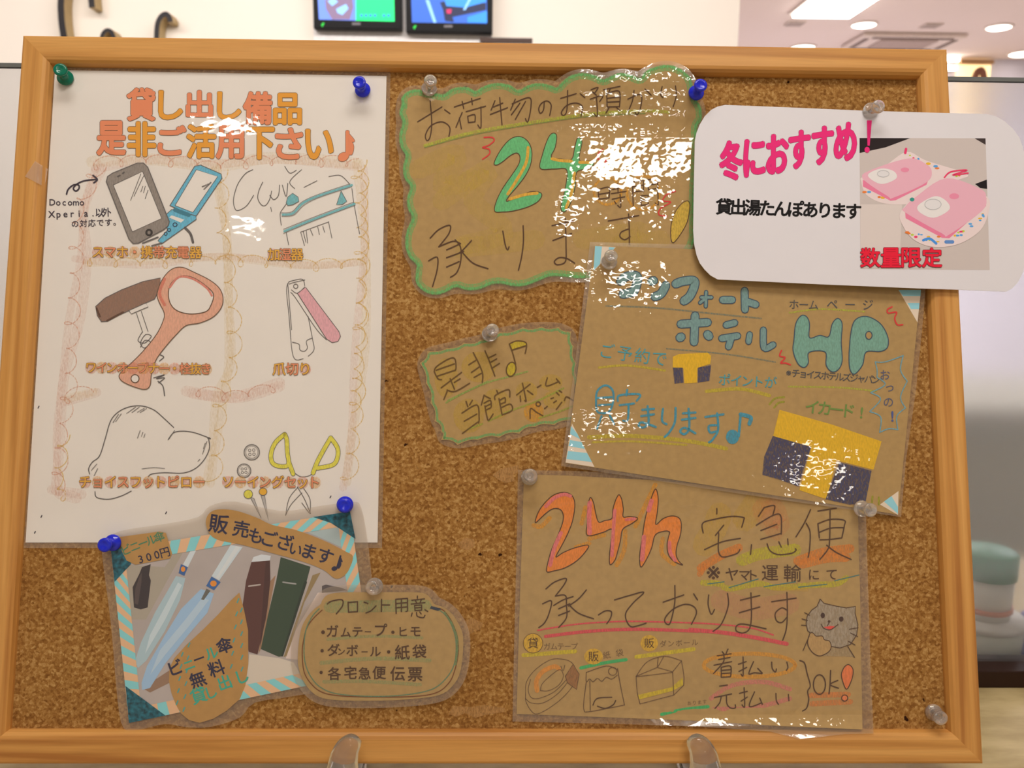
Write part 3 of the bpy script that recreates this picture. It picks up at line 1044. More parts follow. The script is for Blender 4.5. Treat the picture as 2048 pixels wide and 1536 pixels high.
L.st('515,235 545,190;530,230 560,188;590,185 640,150;620,180 660,150;650,178 690,155;665,180 700,158;650,322 665,280;672,312 680,290;685,318 692,298;825,325 855,280;410,530 430,490;395,500 425,465;675,492 740,485 800,490;1010,410 1035,340;1015,380 1025,350;985,450 995,440', 1.8, PCL)
L.ell(1045, 322, 8, 6, GRY)
L.done()
L = c.layer('sewing_kit_drawing', 4, 'C', 'pencil drawing of buttons, pins and yellow scissors')
for bx, by, r in ((1283, 400, 43), (1240, 502, 38)):
    L.ell(bx, by, r, r, ink((176, 172, 168), .8, .5), GRY, 1.5).ell(bx, by, r * .72, r * .72, M_WHITE, None, 1, 1.5)
    for dx, dy in ((-.28, -.25), (.25, -.28), (-.25, .28), (.28, .25)):
        L.ell(bx + dx * r, by + dy * r, r * .17, r * .17, None, GRY, 1.1, 2)
YS = ink((214, 206, 80), 1, .2)
lo = '1465,300 1415,345 1390,405 1397,458 1440,478 1485,468 1480,400 1476,330 1465,300;1488,455 1512,520'
ro = '1720,320 1682,385 1645,455 1622,515;1720,320 1757,375 1757,430 1730,470 1645,488'
L.st(lo, 9.5, GRY).st(lo, 7.6, YS, 1).st(ro, 9.5, GRY).st(ro, 7.6, YS, 1)
L.st('1520,515 1555,535 1600,530 1625,510;1540,592 1490,655 1470,750;1470,750 1500,690 1560,625;1535,592 1575,660 1608,740;1570,600 1605,660 1605,740;1560,680 1600,735', 1.5, GRY)
L.poly('1275,650 1295,655 1335,765', ink((170, 166, 164)), 0, edge=GRY, ew=1).poly('1334,640 1354,640 1376,778', ink((170, 166, 164)), 0, edge=GRY, ew=1)
L.ell(1263, 632, 24, 24, YS, GRY, 1.2, 1).ell(1345, 618, 22, 20, ink((236, 180, 60)), GRY, 1.2, 1)
L.done()
for x, y in ((100, 155), (116, 760), (806, 740), (80, 848), (1716, 652)):
    c.layer('pin_hole', 3, 'C', 'old dark pin hole').st([[(x, y), (x + 5, y - 10)]], 2, PEN).done()
c.sheet('front_film', '101,131 781,143 764,1096 47,1096', M_FILMS, 16, 0, 30)

# ------------------------------------------------------------------ 2  luggage note, scalloped kraft
h2 = lambda u, v: -.0056 + .0074 * smooth(u, .24, .37) * smooth(v, .062, .014) + .0005 * np.sin(u * 60)
c = Card('laminated_note', 'scalloped kraft note with a big green 24 and green edge', 'sign', (1100, 570), h2, 14)
o2 = to_px('45,290 45,240 80,205 140,190 210,205 300,222 325,215 360,190 410,176 470,178 515,202 560,175 640,150 730,160 790,195 850,165 920,150 1000,165 1035,178 1075,138 1130,100 1210,85 1290,105 1335,128 1390,100 1450,85 1520,100 1570,118 1610,70 1690,40 1760,35 1830,60 1880,105 1900,150 1925,250 1955,300 1960,380 1930,430 1935,600 1915,900 1905,1200 1700,1300 1400,1370 1200,1395 1100,1385 1000,1380 940,1400 840,1440 760,1445 690,1430 620,1432 540,1465 460,1470 390,1450 330,1480 260,1500 190,1480 140,1430 135,1370 142,1310 100,1270 70,1200 75,1100 112,1010 85,950 80,880 102,810 65,760 55,680 72,610 40,560 30,480 52,400 30,340', 'D')
o2s = spline(o2, 4, True)
f2 = offset(o2s, 11, 14)
c.sheet('back_film', f2, M_BACK, -4, 0, 14)
c.sheet('paper', o2s, M_KRAFT, 0, .0001, 14)
L = c.layer('green_edging', 1, 'X', 'green crayon edge')
e2 = offset(o2s, -5, 1)
V, Fc = ribbon(np.vstack([e2, e2[:1]]), 13); L.add(V, Fc, ink((120, 184, 110), .55, .5))
e2 = offset(o2s, -2.5, 0)
V, Fc = ribbon(np.vstack([e2, e2[:1]]), 5); L.add(V, Fc, GRN, 1)
L.use('D').st('300,900 600,700 500,900 700,1100 400,1200 900,1150;1200,1150 1600,1100 1300,1250 1700,1150;150,700 400,600 300,800 500,760', 40, ink((206, 178, 70), .22, .6), 2)
L.done()
W2 = 2.3
L = c.layer('heading_lettering', 5, 'D')
L.st('145,395 300,300;225,260 235,400 225,490 205,515 195,480 230,420 300,395 350,430 345,490;318,318 352,342', W2, BRN)
L.st('380,300 545,245;430,265 440,310;490,245 495,285;430,335 390,430;412,370 425,440;455,330 580,295;465,360 470,400;465,360 510,350 512,395;470,400 512,395;550,300 550,430 530,415', W2, BRN)
L.st('640,260 615,320;630,300 690,275;610,348 720,305;670,240 685,415;770,250 740,320;750,280 858,240 870,300 850,395 835,375;800,275 745,350;835,265 770,380', W2, BRN)
L.st('955,270 950,320 930,340 920,310 940,275 975,262 1000,290 990,355;1060,245 1160,215;1105,195 1100,320 1080,355 1065,335 1100,290 1160,275 1200,300 1190,360;1185,215 1215,240', W2, BRN)
L.st('1255,190 1300,175 1275,215;1265,205 1290,225;1250,250 1330,225 1310,265;1290,240 1295,355 1275,345;1335,190 1440,168;1380,180 1365,212;1355,215 1358,300;1355,215 1435,200 1437,300;1357,245 1436,235;1358,270 1437,265;1358,300 1437,298;1370,305 1350,340;1415,300 1440,325', W2, BRN)
L.st('1490,250 1560,220 1580,240 1570,310 1550,350 1535,330;1530,195 1520,260 1490,335;1600,185 1640,225;1710,170 1700,220 1715,240;1795,165 1800,230 1780,300', W2, BRN)
L.done()
L = c.layer('underline', 4, 'D', 'olive crayon underline')
L.st('190,548 500,462 900,395 1250,345 1600,325 1750,335', 6, LIME).st('190,560 500,478 900,408 1250,360 1600,342', 2, ink((112, 140, 60), .8, .4), 1)
L.done()
L = c.layer('large_numerals', 4, 'D', 'green hand drawn 24')
G24 = ink((92, 178, 116), 1, .2)
AM2 = ink((214, 164, 56), 1, .25)
L.poly('635,655 680,570 740,505 800,490 850,520 875,580 870,660 840,730 790,800 730,870 715,905 790,875 860,845 920,845 940,865 915,905 850,940 760,965 690,972 638,967 650,900 690,820 745,740 790,670 800,620 780,595 740,610 690,650 650,672', G24, 0, True, BRN, 1.6)
L.poly('945,600 980,500 1010,468 1035,485 1025,560 1000,620 1060,632 1130,635 1150,560 1165,505 1185,500 1197,530 1180,640 1250,645 1272,665 1240,695 1165,715 1155,800 1130,900 1095,965 1070,968 1062,935 1085,840 1100,705 1020,697 930,693', G24, 0, True, BRN, 1.6)
L.st('852,560 838,660 775,775 722,858;735,890 830,862 910,852;1005,632 1060,643 1130,648;1148,722 1130,850 1095,945;1182,655 1250,655', 6, AM2, 1.5)
L.done()
L = c.layer('hours_lettering', 5, 'D')
L.ell(1360, 840, 88, 85, None, AMB, 5, -2).ell(1590, 850, 105, 108, None, AMB, 5, -2)
L.st('1300,830 1305,890;1300,830 1370,815 1370,880;1300,860 1370,848;1305,890 1370,882;1390,830 1460,810;1425,790 1428,850;1385,855 1480,840;1390,890 1470,875;1440,860 1445,940 1425,930;1405,905 1415,920', W2, BRN)
L.st('1520,780 1525,940;1520,780 1590,770 1590,840;1522,812 1590,800;1522,845 1590,835;1620,765 1680,755 1685,930 1665,915;1620,765 1622,830;1620,800 1680,790;1622,830 1680,822;1575,870 1575,930;1575,870 1620,865 1620,925;1575,900 1620,895;1575,930 1620,925', W2, BRN, sharp=True)
L.done()
L = c.layer('closing_lettering', 5, 'D')
L.st('225,1140 280,1085 350,1058 345,1110 280,1195;280,1195 370,1160 415,1172;385,1150 420,1200 420,1290 395,1360 355,1390;330,1215 420,1175;330,1265 440,1225;330,1325 410,1290;215,1285 270,1262 270,1340 240,1450;490,1155 430,1220 400,1240;430,1230 500,1300 595,1335', 2.6, BRN)
L.done()
L = c.layer('closing_lettering', 5, 'D')
L.st('690,1095 705,1180 720,1215 730,1195;820,1060 822,1160 810,1260 790,1345;1005,1060 1140,1030;1010,1155 1130,1110;1090,1015 1095,1200 1090,1290 1040,1310 1020,1290 1050,1265 1100,1270 1150,1300;1365,1030 1560,995;1495,985 1500,1100 1500,1180;1500,1080 1450,1100 1440,1130 1470,1150 1505,1130', 2.6, BRN)
L.done()
L = c.layer('exclamation_mark', 4, 'D', 'olive drop shaped exclamation mark')
L.poly('1780,1170 1765,1080 1790,980 1840,915 1880,905 1885,960 1860,1060', ink((196, 164, 60), 1, .3), 0, True, BRN, 1.5)
L.done()
for t_ in ('570,495 620,495 635,515 600,545 560,560 600,570 605,600 560,635', '1330,570 1295,610 1310,640 1350,640 1340,670 1360,690 1390,675', '1795,840 1740,860 1715,900 1765,910 1700,950 1690,990 1740,1000'):
    c.layer('red_flourish', 5, 'D', 'red pen squiggle').st(t_, 2.6, RED).done()
c.sheet('front_film', f2, M_FILMW, 16, 0, 14)

# ------------------------------------------------------------------ 5  small note
c = Card('laminated_note', 'small scalloped kraft note with two tilted lines of writing, left of the points card', 'sign', (1000, 880), lambda u, v: np.full(len(u), -.0061))
tips = '105,475 190,345 400,312 590,250 780,215 985,130 1250,78 1460,70 1650,75 1790,125 1815,290 1845,480 1862,650 1915,800 1955,975 1810,1110 1600,1165 1390,1185 1210,1260 985,1305 750,1330 525,1385 340,1330 345,1240 270,1120 225,920 175,700'
tp = to_px(tips, 'G')
o5 = []
ctr = tp.mean(0)
for i in range(len(tp)):
    a_, b_ = tp[i], tp[(i + 1) % len(tp)]
    for k in range(6):
        t_ = k / 6
        m_ = a_ + (b_ - a_) * t_
        nn = ctr - m_; nn /= np.linalg.norm(nn)
        o5.append(m_ + nn * 5.5 * 4 * t_ * (1 - t_))
o5 = np.array(o5)
f5 = offset(o5, 12, 10)
c.sheet('back_film', f5, M_BACK, -4)
c.sheet('paper', o5, M_KRAFT, 0, .0001, 30)
L = c.layer('green_edging', 1, 'X', 'green crayon edge')
e5 = offset(o5, -4, 1)
V, Fc = ribbon(np.vstack([e5, e5[:1]]), 5); L.add(V, Fc, ink((110, 170, 104), .75, .5))
L.use('G')
YG = ink((200, 168, 50), .4, .6)
L.ell(400, 640, 130, 220, YG, dl=1).ell(760, 520, 190, 170, YG, dl=1.2).ell(650, 1060, 170, 190, YG, dl=1.1).ell(950, 930, 160, 170, YG, dl=1.3)
L.ell(1290, 790, 120, 110, YG, dl=1.4).ell(1560, 690, 130, 90, YG, dl=1.5).ell(1370, 1020, 110, 110, ink((220, 160, 40), .6, .5), dl=1.6).ell(1600, 880, 130, 100, YG, dl=1.7)
L.st('400,915 600,805 850,695 1100,625 1300,570;420,890 640,785 860,680', 3.4, ink((140, 160, 80), .85, .4), 2)
L.st('870,1120 1100,1010 1400,900 1700,755;1430,1085 1650,1015 1850,935;640,1210 800,1150', 3.6, ink((150, 156, 60), .85, .4), 2)
L.done()
L = c.layer('lettering', 5, 'G')
W5 = 2.7
L.st('275,585 270,560 300,510 430,430 495,428 510,520 500,560;272,580 310,650 350,660;290,555 490,485;305,620 500,555;345,750 570,580;445,650 492,765;490,690 555,650;415,780 375,880;410,775 500,790 660,700', W5, BRN2)
L.st('700,360 770,500 805,600 800,690;650,495 740,440;680,580 765,520;710,635 790,590;830,340 880,460 940,620;870,420 950,380;890,470 960,430;905,535 990,480', W5, BRN2)
L.ell(1120, 545, 52, 78, ink((190, 168, 40), .9, .3), BRN2, 2.5, 0, .2)
L.poly('1100,265 1180,232 1275,245 1290,282 1130,330', ink((190, 168, 40), .9, .3))
L.st('1170,490 1135,360 1100,265;1100,265 1180,232 1275,245 1290,290 1275,370;1130,332 1280,285', W5, BRN2, 1)
L.st('620,900 640,960;690,890 660,940;575,1030 740,940 765,1080 760,1140;600,1120 740,1040;580,1255 750,1130;820,830 790,940;830,840 890,870;820,920 890,890 900,960;830,960 890,930;835,1000 895,970;830,950 850,1060 870,1110 920,1040', W5, BRN2)
L.st('960,780 975,820;940,880 950,830 1090,770 1105,850;990,890 1050,860 1055,910;985,870 1020,1050;1000,930 1055,910;1010,970 1110,930 1130,1000 1020,1050;1180,830 1330,710;1245,700 1285,890 1270,890;1220,840 1225,900;1300,780 1360,825;1410,745 1450,720;1520,640 1510,730 1650,680;1620,650 1660,700', W5, BRN2)
L.st('1330,1090 1335,980 1400,1020 1470,1060;1490,980 1520,955;1560,870 1590,860;1590,915 1620,895;1620,990 1680,910;1620,800 1650,830;1650,780 1680,800;1710,890 1735,850 1820,900', W5, BRN2)
L.ell(1420, 930, 24, 24, None, BRN2, 2.4).ell(1850, 775, 28, 72, ink((204, 170, 30), .9, .3), BRN2, 2, 0).ell(1865, 945, 26, 26, ink((190, 160, 40), .9, .3), BRN2, 2.2, 0)
L.done()
c.sheet('front_film', f5, M_FILMS, 16, 0, 30)

# ------------------------------------------------------------------ 6  parcel note
h6 = lambda u, v: -.0056 + .0076 * smooth(v, .420, .440) * smooth(u, .33, .46) + .0004 * np.sin(u * 50) + .0012 * smooth(u, .50, .545) * smooth(v, .34, .29)
c = Card('laminated_note', 'rectangular kraft note with an orange 24h and a drawn grey cat', 'sign', (1380, 1440), h6, 14)
pa6 = [(1048, 949), (1130, 951), (1300, 960), (1500, 978), (1716, 1000), (1717, 1090), (1720, 1180), (1722, 1300), (1725, 1459), (1560, 1452), (1400, 1442), (1200, 1434), (1033, 1428), (1038, 1250), (1043, 1100)]
fi6 = [(1036, 940), (1150, 942), (1300, 949), (1500, 967), (1731, 990), (1734, 1100), (1737, 1200), (1741, 1330), (1747, 1467), (1690, 1468), (1640, 1474), (1600, 1478), (1575, 1472), (1540, 1463), (1400, 1453), (1200, 1447), (1025, 1443), (1028, 1300), (1033, 1100)]
c.sheet('back_film', fi6, M_BACK, -4, 0, 16)
c.sheet('paper', pa6, M_KRAFT, 0, .0001, 16)
L = c.layer('crayon_highlight', 1, 'M', 'yellow and orange crayon highlights')
HO, HY, HYL = ink((230, 140, 50), .75, .45), ink((190, 180, 40), .7, .5), ink((206, 170, 60), .35, .6)
L.st('110,800 300,680 500,590', 17, HO).st('100,860 150,780', 12, HO, .3).st('530,720 700,660 900,630 1080,610', 24, HY, .2).st('1100,730 1350,640 1640,600;1150,760 1400,700 1600,690', 18, HO, .4)
L.st('300,250 250,400 150,560;700,100 560,300', 50, HYL, .1).st('760,200 900,400 850,200', 50, ink((226, 150, 90), .25, .6), .15)
L.st('130,950 300,960 400,1010 700,960 900,1000 1300,970 1500,960 1600,900', 12, HY, .5).st('850,1010 1200,1020', 8, HYL, .6)
L.st('400,1000 700,910;1110,995 1400,965;1480,930 1730,870;180,962 350,940;760,990 1080,940', 1.8, ink((60, 110, 110)), 2)
L.use('L').st('250,640 330,650 420,560;1130,1060 1210,900 1220,700;760,620 800,450;840,780 1000,740;1330,650 1470,350 1540,210;1620,780 1610,940 1740,1050;700,870 840,830', 9, ink((226, 156, 40), .7, .5), .1)
L.use('O').ell(570, 770, 440, 112, None, ink((224, 158, 50), .8, .45), 8, 0).st('200,1090 400,965 700,930 960,1000;230,1190 600,1180 960,1090', 9, ink((214, 128, 120), .65, .5), .2)
L.st('1160,1060 1520,1050;1170,1140 1540,1120', 11, ink((228, 140, 70), .7, .5), .3).st('300,150 600,230 950,180', 44, ink((216, 140, 120), .22, .6), .4)
L.use('N').st('120,770 590,735;1140,785 1660,715', 8, ink((198, 178, 40), .9, .4), .5).st('640,885 850,840 1050,810;1370,1305 1560,1262 1790,1235', 6.5, ink((60, 168, 100), 1, .25), .6)
L.done()
L = c.layer('large_numerals', 4, 'L', 'orange hand drawn 24h')
O24, P24 = ink((226, 132, 52), 1, .2), ink((226, 122, 124), .9, .35)
for t_ in ('270,610 300,500 370,400 460,320 560,290 640,310 680,370 685,460 660,600 610,730 550,850 485,975 560,930 680,880 830,850 790,930 700,1020 580,1090 470,1120 390,1130 400,1040 440,900 510,740 560,600 560,510 520,465 450,465 370,520',
           '850,345 885,400 910,520 940,605 1000,590 1080,565 1090,470 1120,370 1155,315 1185,370 1200,470 1200,550 1270,545 1355,565 1290,620 1195,680 1170,800 1140,920 1110,1010 1060,1055 1055,950 1070,820 1080,680 980,715 820,745 820,600 825,450',
           '1540,255 1570,350 1560,500 1545,630 1620,570 1710,540 1790,560 1815,630 1805,740 1770,850 1760,950 1790,1020 1830,1060 1740,1020 1680,950 1665,850 1680,760 1690,710 1640,700 1540,740 1500,880 1440,1010 1385,1080 1375,950 1400,780 1430,580 1480,400'):
    L.poly(t_, O24, 0, True, BRN, 1.9)
L.st('540,720 470,880 425,1060', 8, P24, 1.5).st('380,440 470,350 570,312 640,330', 7, P24, 1.5).st('845,400 838,560 845,720', 9, P24, 1.5).st('1110,480 1095,700 1080,960', 7, P24, 1.5).st('1420,760 1400,1000;1470,480 1500,380', 9, P24, 1.5).st('1690,820 1700,930 1750,1010', 7, P24, 1.5).st('1230,580 1320,570', 6, P24, 1.5)
L.done()
W6 = 2.5
L = c.layer('heading_lettering', 5, 'M')
L.st('275,190 275,245;135,440 130,340 250,300 420,270 545,280 550,310 530,380;345,360 260,465;150,610 330,530 515,495;295,440 290,600 310,670 360,685 480,650 510,610', W6, BRN)
L.st('760,180 700,270;760,180 865,160 850,250;680,360 850,260 930,265 935,450;725,415 890,350;725,505 930,445;630,560 620,660;790,550 820,620 900,660 1030,650 1085,620 1080,600;910,530 935,585;1000,500 1005,560', W6, BRN)
L.st('1235,200 1170,340 1085,480;1190,340 1230,430 1225,600 1210,690;1310,215 1500,185;1435,210 1430,520 1410,610 1330,710;1310,345 1325,490;1310,345 1440,300 1580,310 1580,370 1555,490;1320,435 1440,390 1580,385;1330,510 1440,505 1555,490;1400,565 1500,640 1650,710', W6, BRN)
for ch, x, y, s_ in (('※', 240, 840, 250), ('ヤ', 430, 865, 150), ('マ', 560, 872, 130), ('ト', 650, 875, 130), ('運', 820, 850, 180), ('輸', 1050, 855, 190), ('に', 1270, 868, 130), ('て', 1450, 865, 130)):
    L.gl(ch, x, y, s_, BRN, .004)
L.done()
L = c.layer('phrase_lettering', 5, 'N')
L.st('325,170 400,110 505,75 490,130 410,235;410,235 500,230 510,320 510,430 440,520;395,320 480,270 570,240;440,350 540,305;440,410 540,370;295,305 375,280 350,400 310,480 260,520;690,180 620,260 530,325;530,310 620,390 755,440;800,405 860,370 915,375 910,430 875,485;945,270 1080,230 1210,200 1120,290 1050,380 1050,450 1090,510 1150,505 1230,480;1385,290 1570,225;1490,140 1490,280 1470,400 1440,490 1400,470 1410,420 1480,350 1580,310 1660,330 1685,390 1640,490;1660,215 1695,270', W6, BRN)
L.use('O').st('180,95 175,190 205,280 235,235;360,80 370,180 340,290 290,390 220,445;485,145 670,100;475,265 670,210;585,75 590,300 570,420 510,460 445,440 450,390 520,375 730,420;785,160 1020,125;930,70 935,250 925,420 890,530;930,240 880,220 820,270 830,340 880,360 930,310', W6, BRN)
L.done()
L = c.layer('underline', 3, 'N', 'double rose crayon underline')
RS = ink((206, 74, 84), .95, .3)
L.st('250,545 600,490 1000,465 1400,470 1700,480', 3.2, RS).st('320,600 700,555 1100,535 1500,545 1700,553', 6.5, RS, .2)
L.use('O').st('0,362 300,380 600,415 800,480', 3.2, RS, .1).st('0,430 300,455 600,500 930,565', 8, RS, .3)
L.done()
L = c.layer('box_drawings', 4, 'N', 'pencil drawings of tape, a paper bag and a carton with captions')
PC2 = ink((96, 66, 40), .8, .3)
CYE = ink((206, 164, 50), .9, .3)
L.ell(208, 662, 88, 88, CYE, PC2, 1.3).ell(755, 782, 84, 72, CYE, None, 1.3).ell(1258, 662, 80, 74, CYE, None, 1.3)
L.gl('貸', 208, 662, 105, BRN, 0, dl=2).gl('販', 755, 782, 100, BRN, 0, dl=2).gl('販', 1258, 662, 95, BRN, 0, dl=2)
L.run('ガムテープ', 335, 692, 585, 690, 68, PC2).run('紙袋', 875, 770, 990, 750, 72, PC2).run('ダンボール', 1385, 668, 1670, 655, 66, PC2).run('あります', 1620, 1205, 1760, 1190, 42, PC2)
L.st('140,1130 150,1010 230,900 370,810 500,810 570,850 600,930 590,1010 500,1130 380,1230 250,1300 190,1270 145,1190 140,1130;185,990 165,1080 190,1150 260,1160 400,1100 520,980;140,1160 190,1200 300,1200 440,1110 560,960', 1.5, PC2)
L.st('245,1090 240,1000 300,915 400,872 440,890', 9, ink((226, 150, 60), .85, .3), 0).st('275,1090 290,1030 360,960 450,900 482,960 440,1040 350,1090 275,1090;460,870 480,910 495,860', 1.5, PC2)
L.poly('500,960 570,850 625,940 602,1080 520,1020', ink((150, 104, 62), .85, .3), 0, edge=PC2, ew=1.5)
L.st('690,925 870,868 970,900;690,925 690,1010 720,985 750,1010 790,980 830,1005 870,970 920,985 970,950;972,890 1000,1050 1035,1220;1035,1220 720,1280 670,1265 668,1180 690,1010;722,1000 726,1270', 1.9, PC2).st('750,1220 790,1160 920,1150;790,1230 860,1250 930,1220 955,1180', 2.2, BRN)
L.ell(928, 915, 38, 36, None, PC2, 1.8)
L.poly('1150,1130 1460,1060 1560,970 1565,1040 1470,1092 1170,1170', ink((198, 174, 40), .9, .35))
L.st('1140,960 1330,880;1330,880 1470,920;1140,965 1470,925;1140,960 1150,1100 1175,1210;1175,1210 1480,1130;1470,920 1480,1130;1470,920 1550,820;1550,820 1572,960 1570,1040;1570,1040 1480,1130;1140,960 1240,830 1400,780 1550,820;1340,790 1330,880;1390,780 1340,870', 1.7, PC2, 1)
L.done()
L = c.layer('cat_drawing', 4, 'O', 'coloured pencil drawing of a grey cat raising a paw')
CG, CG2 = ink((160, 146, 128), .9, .45), ink((164, 142, 108), .8, .5)
L.poly('1120,580 1250,680 1575,690 1520,590 1350,600', CG2, 0)
L.poly('1250,135 1285,175 1390,200 1500,220 1590,205 1585,270 1612,380 1600,480 1540,570 1440,605 1350,588 1200,490 1130,440 1115,370 1125,300 1170,240 1220,205', CG, .5, edge=BRN, ew=1.7)
L.poly('1130,560 1150,470 1180,460 1210,490 1270,490 1290,525 1340,540 1355,600 1320,650 1240,680 1170,640', ink((172, 138, 88), 1, .15), 2, True, BRN, 1.7)
L.ell(1275, 292, 20, 26, ink((60, 34, 24)), None, 1, 2).ell(1452, 327, 22, 24, ink((60, 34, 24)), None, 1, 2).ell(1335, 350, 14, 12, BRN, None, 1, 2)
L.poly('1280,405 1350,393 1395,398 1345,430', ink((206, 70, 60)), 2).st('1260,378 1290,418 1350,428 1420,380;1335,362 1318,392;1075,325 1130,340;1070,385 1120,388;1100,265 1150,290;1530,425 1615,410;1540,460 1610,495;1520,540 1585,575;1145,490 1085,630;1515,590 1580,695', 1.7, BRN, 3)
L.done()
L = c.layer('payment_lettering', 5, 'O')
L.st('310,640 330,665;365,615 345,660;260,680 395,660;275,715 385,695;230,770 400,735;325,665 320,740 225,850;300,790 300,885;300,790 390,780 390,880;300,820 390,812;300,850 390,845;300,885 390,880;465,760 540,735;510,690 510,865 490,855;470,830 545,790;610,735 565,850 620,842 690,850;650,800 695,845;785,740 790,800 820,835 830,805;930,740 940,790 925,820', 2.3, BRN)
L.st('285,970 360,960;235,1080 400,1045;300,1070 285,1130 240,1185;350,1055 355,1140 390,1180 435,1180 435,1150;475,1040 550,1020;520,985 525,1165 500,1150;490,1115 550,1075;620,1025 570,1165 690,1130;670,1085 695,1145;825,1040 830,1110 850,1145;945,1050 950,1110', 2.3, BRN)
L.st('1055,725 1100,750 1125,850 1155,965 1130,1020 1140,1100 1120,1180 1080,1210;1350,820 1345,950 1335,1045;1420,915 1345,955 1425,990', 2.4, BRN)
L.ell(1243, 955, 58, 94, None, BRN, 2.4).poly('1525,765 1565,810 1555,900 1505,1000 1465,920 1455,850 1485,785', ink((230, 124, 70), 1, .2), 0, True, BRN, 1.8).ell(1485, 1085, 29, 29, ink((230, 130, 80), 1, .2), BRN, 2)
L.done()
c.sheet('front_film', fi6, M_FILM, 16, 0, 16)

# ------------------------------------------------------------------ 4  points card
h4 = lambda u, v: np.full(len(u), -.0036)
c = Card('laminated_note', 'kraft sheet with blue bubble writing, HP and a yellow and navy card drawing', 'sign', (1460, 980), h4)
fi4 = [(1180, 484), (1400, 490), (1857, 506), (1846, 640), (1832, 780), (1812, 920), (1802, 1034), (1600, 1005), (1402, 976), (1250, 951), (1122, 932), (1140, 800), (1160, 650)]
pa4 = [(1189, 491), (1848, 515), (1841, 587), (1796, 1029), (1131, 926)]
c.sheet('back_film', fi4, M_BACK, -4, 0, 40)
c.sheet('paper', pa4, M_KRAFT, 0, .0001, 40)
L = c.layer('corner_tape', 1, 'X', 'blue and white striped tape corner')
WT, BT = ink((222, 206, 188)), ink((140, 200, 216))


def stripes(L, quad, n, dl=1, m=None, lean=.5, duty=.5):
    """alternate bars across a band: quad = start-a, start-b, end-a, end-b"""
    a0, b0, a1, b1 = [np.array(q, float) for q in quad]
    sh = lean / n
    for k in range(n):
        t0, t1 = k / n, (k + duty) / n
        f = lambda s0, s1, t: s0 + (s1 - s0) * min(max(t, 0), 1)
        L.add([f(a0, a1, t0), f(a0, a1, t1), f(b0, b1, t1 + sh), f(b0, b1, t0 + sh)], [(0, 1, 2, 3)], m, dl)


L.poly('1190,492 1232,494 1188,542', WT)
L.poly('1190,492 1204,493 1200,528 1187,541', BT, 1).poly('1218,494 1230,495 1216,511', BT, 1)
L.done()
L = c.layer('corner_tape', 1, 'X', 'blue and white striped tape corner')
L.poly('1797,580 1842,580 1835,645', WT).poly('1797,580 1842,580 1841,592 1806,592', BT, 1).poly('1815,606 1839,606 1838,618 1822,618', BT, 1)
L.done()
L = c.layer('corner_tape', 1, 'X', 'blue and white striped tape corner')
L.poly('1144,847 1189,934 1131,925', WT).poly('1142,852 1155,868 1160,878 1140,868', BT, 1).poly('1140,880 1163,884 1170,898 1137,892', BT, 1).poly('1136,902 1174,906 1184,924 1133,918', BT, 1)
L.done()
L = c.layer('corner_tape', 1, 'X', 'blue and white striped tape corner')
L.poly('1760,1009 1797,982 1796,1030', WT).poly('1768,1003 1783,992 1796,1014 1796,1028', BT, 1)
L.done()
L = c.layer('crayon_highlight', 2, 'E', 'olive and blue crayon underlines')
UB, UO = ink((110, 128, 116), .6, .5), ink((186, 168, 50), .9, .4)
L.st('230,370 500,380 800,410 1100,440', 3.5, UB).st('570,610 900,640 1180,685', 3, UB).st('1260,408 1440,388 1680,402', 3.5, LIME).st('190,716 350,704 560,732', 4.5, UO)
L.done()
L = c.layer('crayon_highlight', 2, 'F', 'olive crayon underlines')
L.st('810,118 1000,105 1160,142', 7, UO).st('1265,92 1550,97 1750,118', 3.5, LIME).st('160,372 400,365 700,392 920,435', 8, UO).st('180,400 400,395 700,415', 4, UO, .2)
L.st('1160,190 1190,158 1240,150;1185,208 1210,182 1240,176;1725,750 1730,700;1765,745 1765,705', 4, ink((150, 150, 40), .9, .4))
L.done()
L = c.layer('bubble_lettering', 4, 'E', 'rounded blue bubble letters')
BO, BF = ink((48, 72, 92)), ink((112, 146, 146), 1, .2)
for t_, k in (('312,232 345,205 402,202 402,250 385,292;325,304 385,292;487,232 497,228;505,318 540,300 565,255;622,246 660,232 722,228 725,262 700,315 668,342', 1.0),
              ('885,336 938,336;1008,285 1010,390;1020,345 1070,362', .85), ('765,322 822,322;792,292 790,372;785,330 758,352', .42),
              ('650,472 800,462;730,425 724,572', .95), ('645,548 652,544;800,530 808,540', 1.0), ('905,477 952,465;880,552 968,538;932,552 918,598', .8), ('1036,530 1030,570', .7), ('1113,505 1118,605 1168,588', .75)):
    L.st(t_, 17.5 * k + 1.6, BO).st(t_, 17.5 * k - 2.2, BF, 1)
L.done()
L = c.layer('large_letters', 4, 'E', 'big teal H and P')
HF = ink((112, 160, 146), 1, .22)
L.poly('1285,560 1295,470 1325,425 1355,430 1372,470 1372,548 1430,535 1480,542 1500,470 1530,440 1555,470 1550,570 1555,680 1530,730 1495,738 1465,700 1460,628 1370,630 1365,690 1340,715 1305,690 1280,620', HF, 0, True, BO, 2)
L.poly('1610,490 1640,440 1700,430 1770,470 1810,540 1810,600 1770,625 1690,628 1670,700 1625,752 1598,720 1595,620', HF, 0, True, BO, 2)
L.ell(1705, 535, 18, 22, M_KRAFT, BO, 2, 2)
L.done()
L = c.layer('small_lettering', 5, 'E')
DK = ink((70, 72, 76))
L.run('ホーム', 1285, 362, 1395, 365, 60, DK).run('ページ', 1500, 362, 1700, 365, 66, DK);
L.done()
L = c.layer('small_lettering', 5, 'E')
L.run('※チョイスホテルズジャパン', 1255, 745, 1745, 785, 52, DK, .006)
L.done()
L = c.layer('small_lettering', 5, 'E')
T1 = ink((66, 146, 158))
L.run('ご予約で', 240, 625, 530, 665, 92, T1).done()
L = c.layer('small_lettering', 5, 'E')
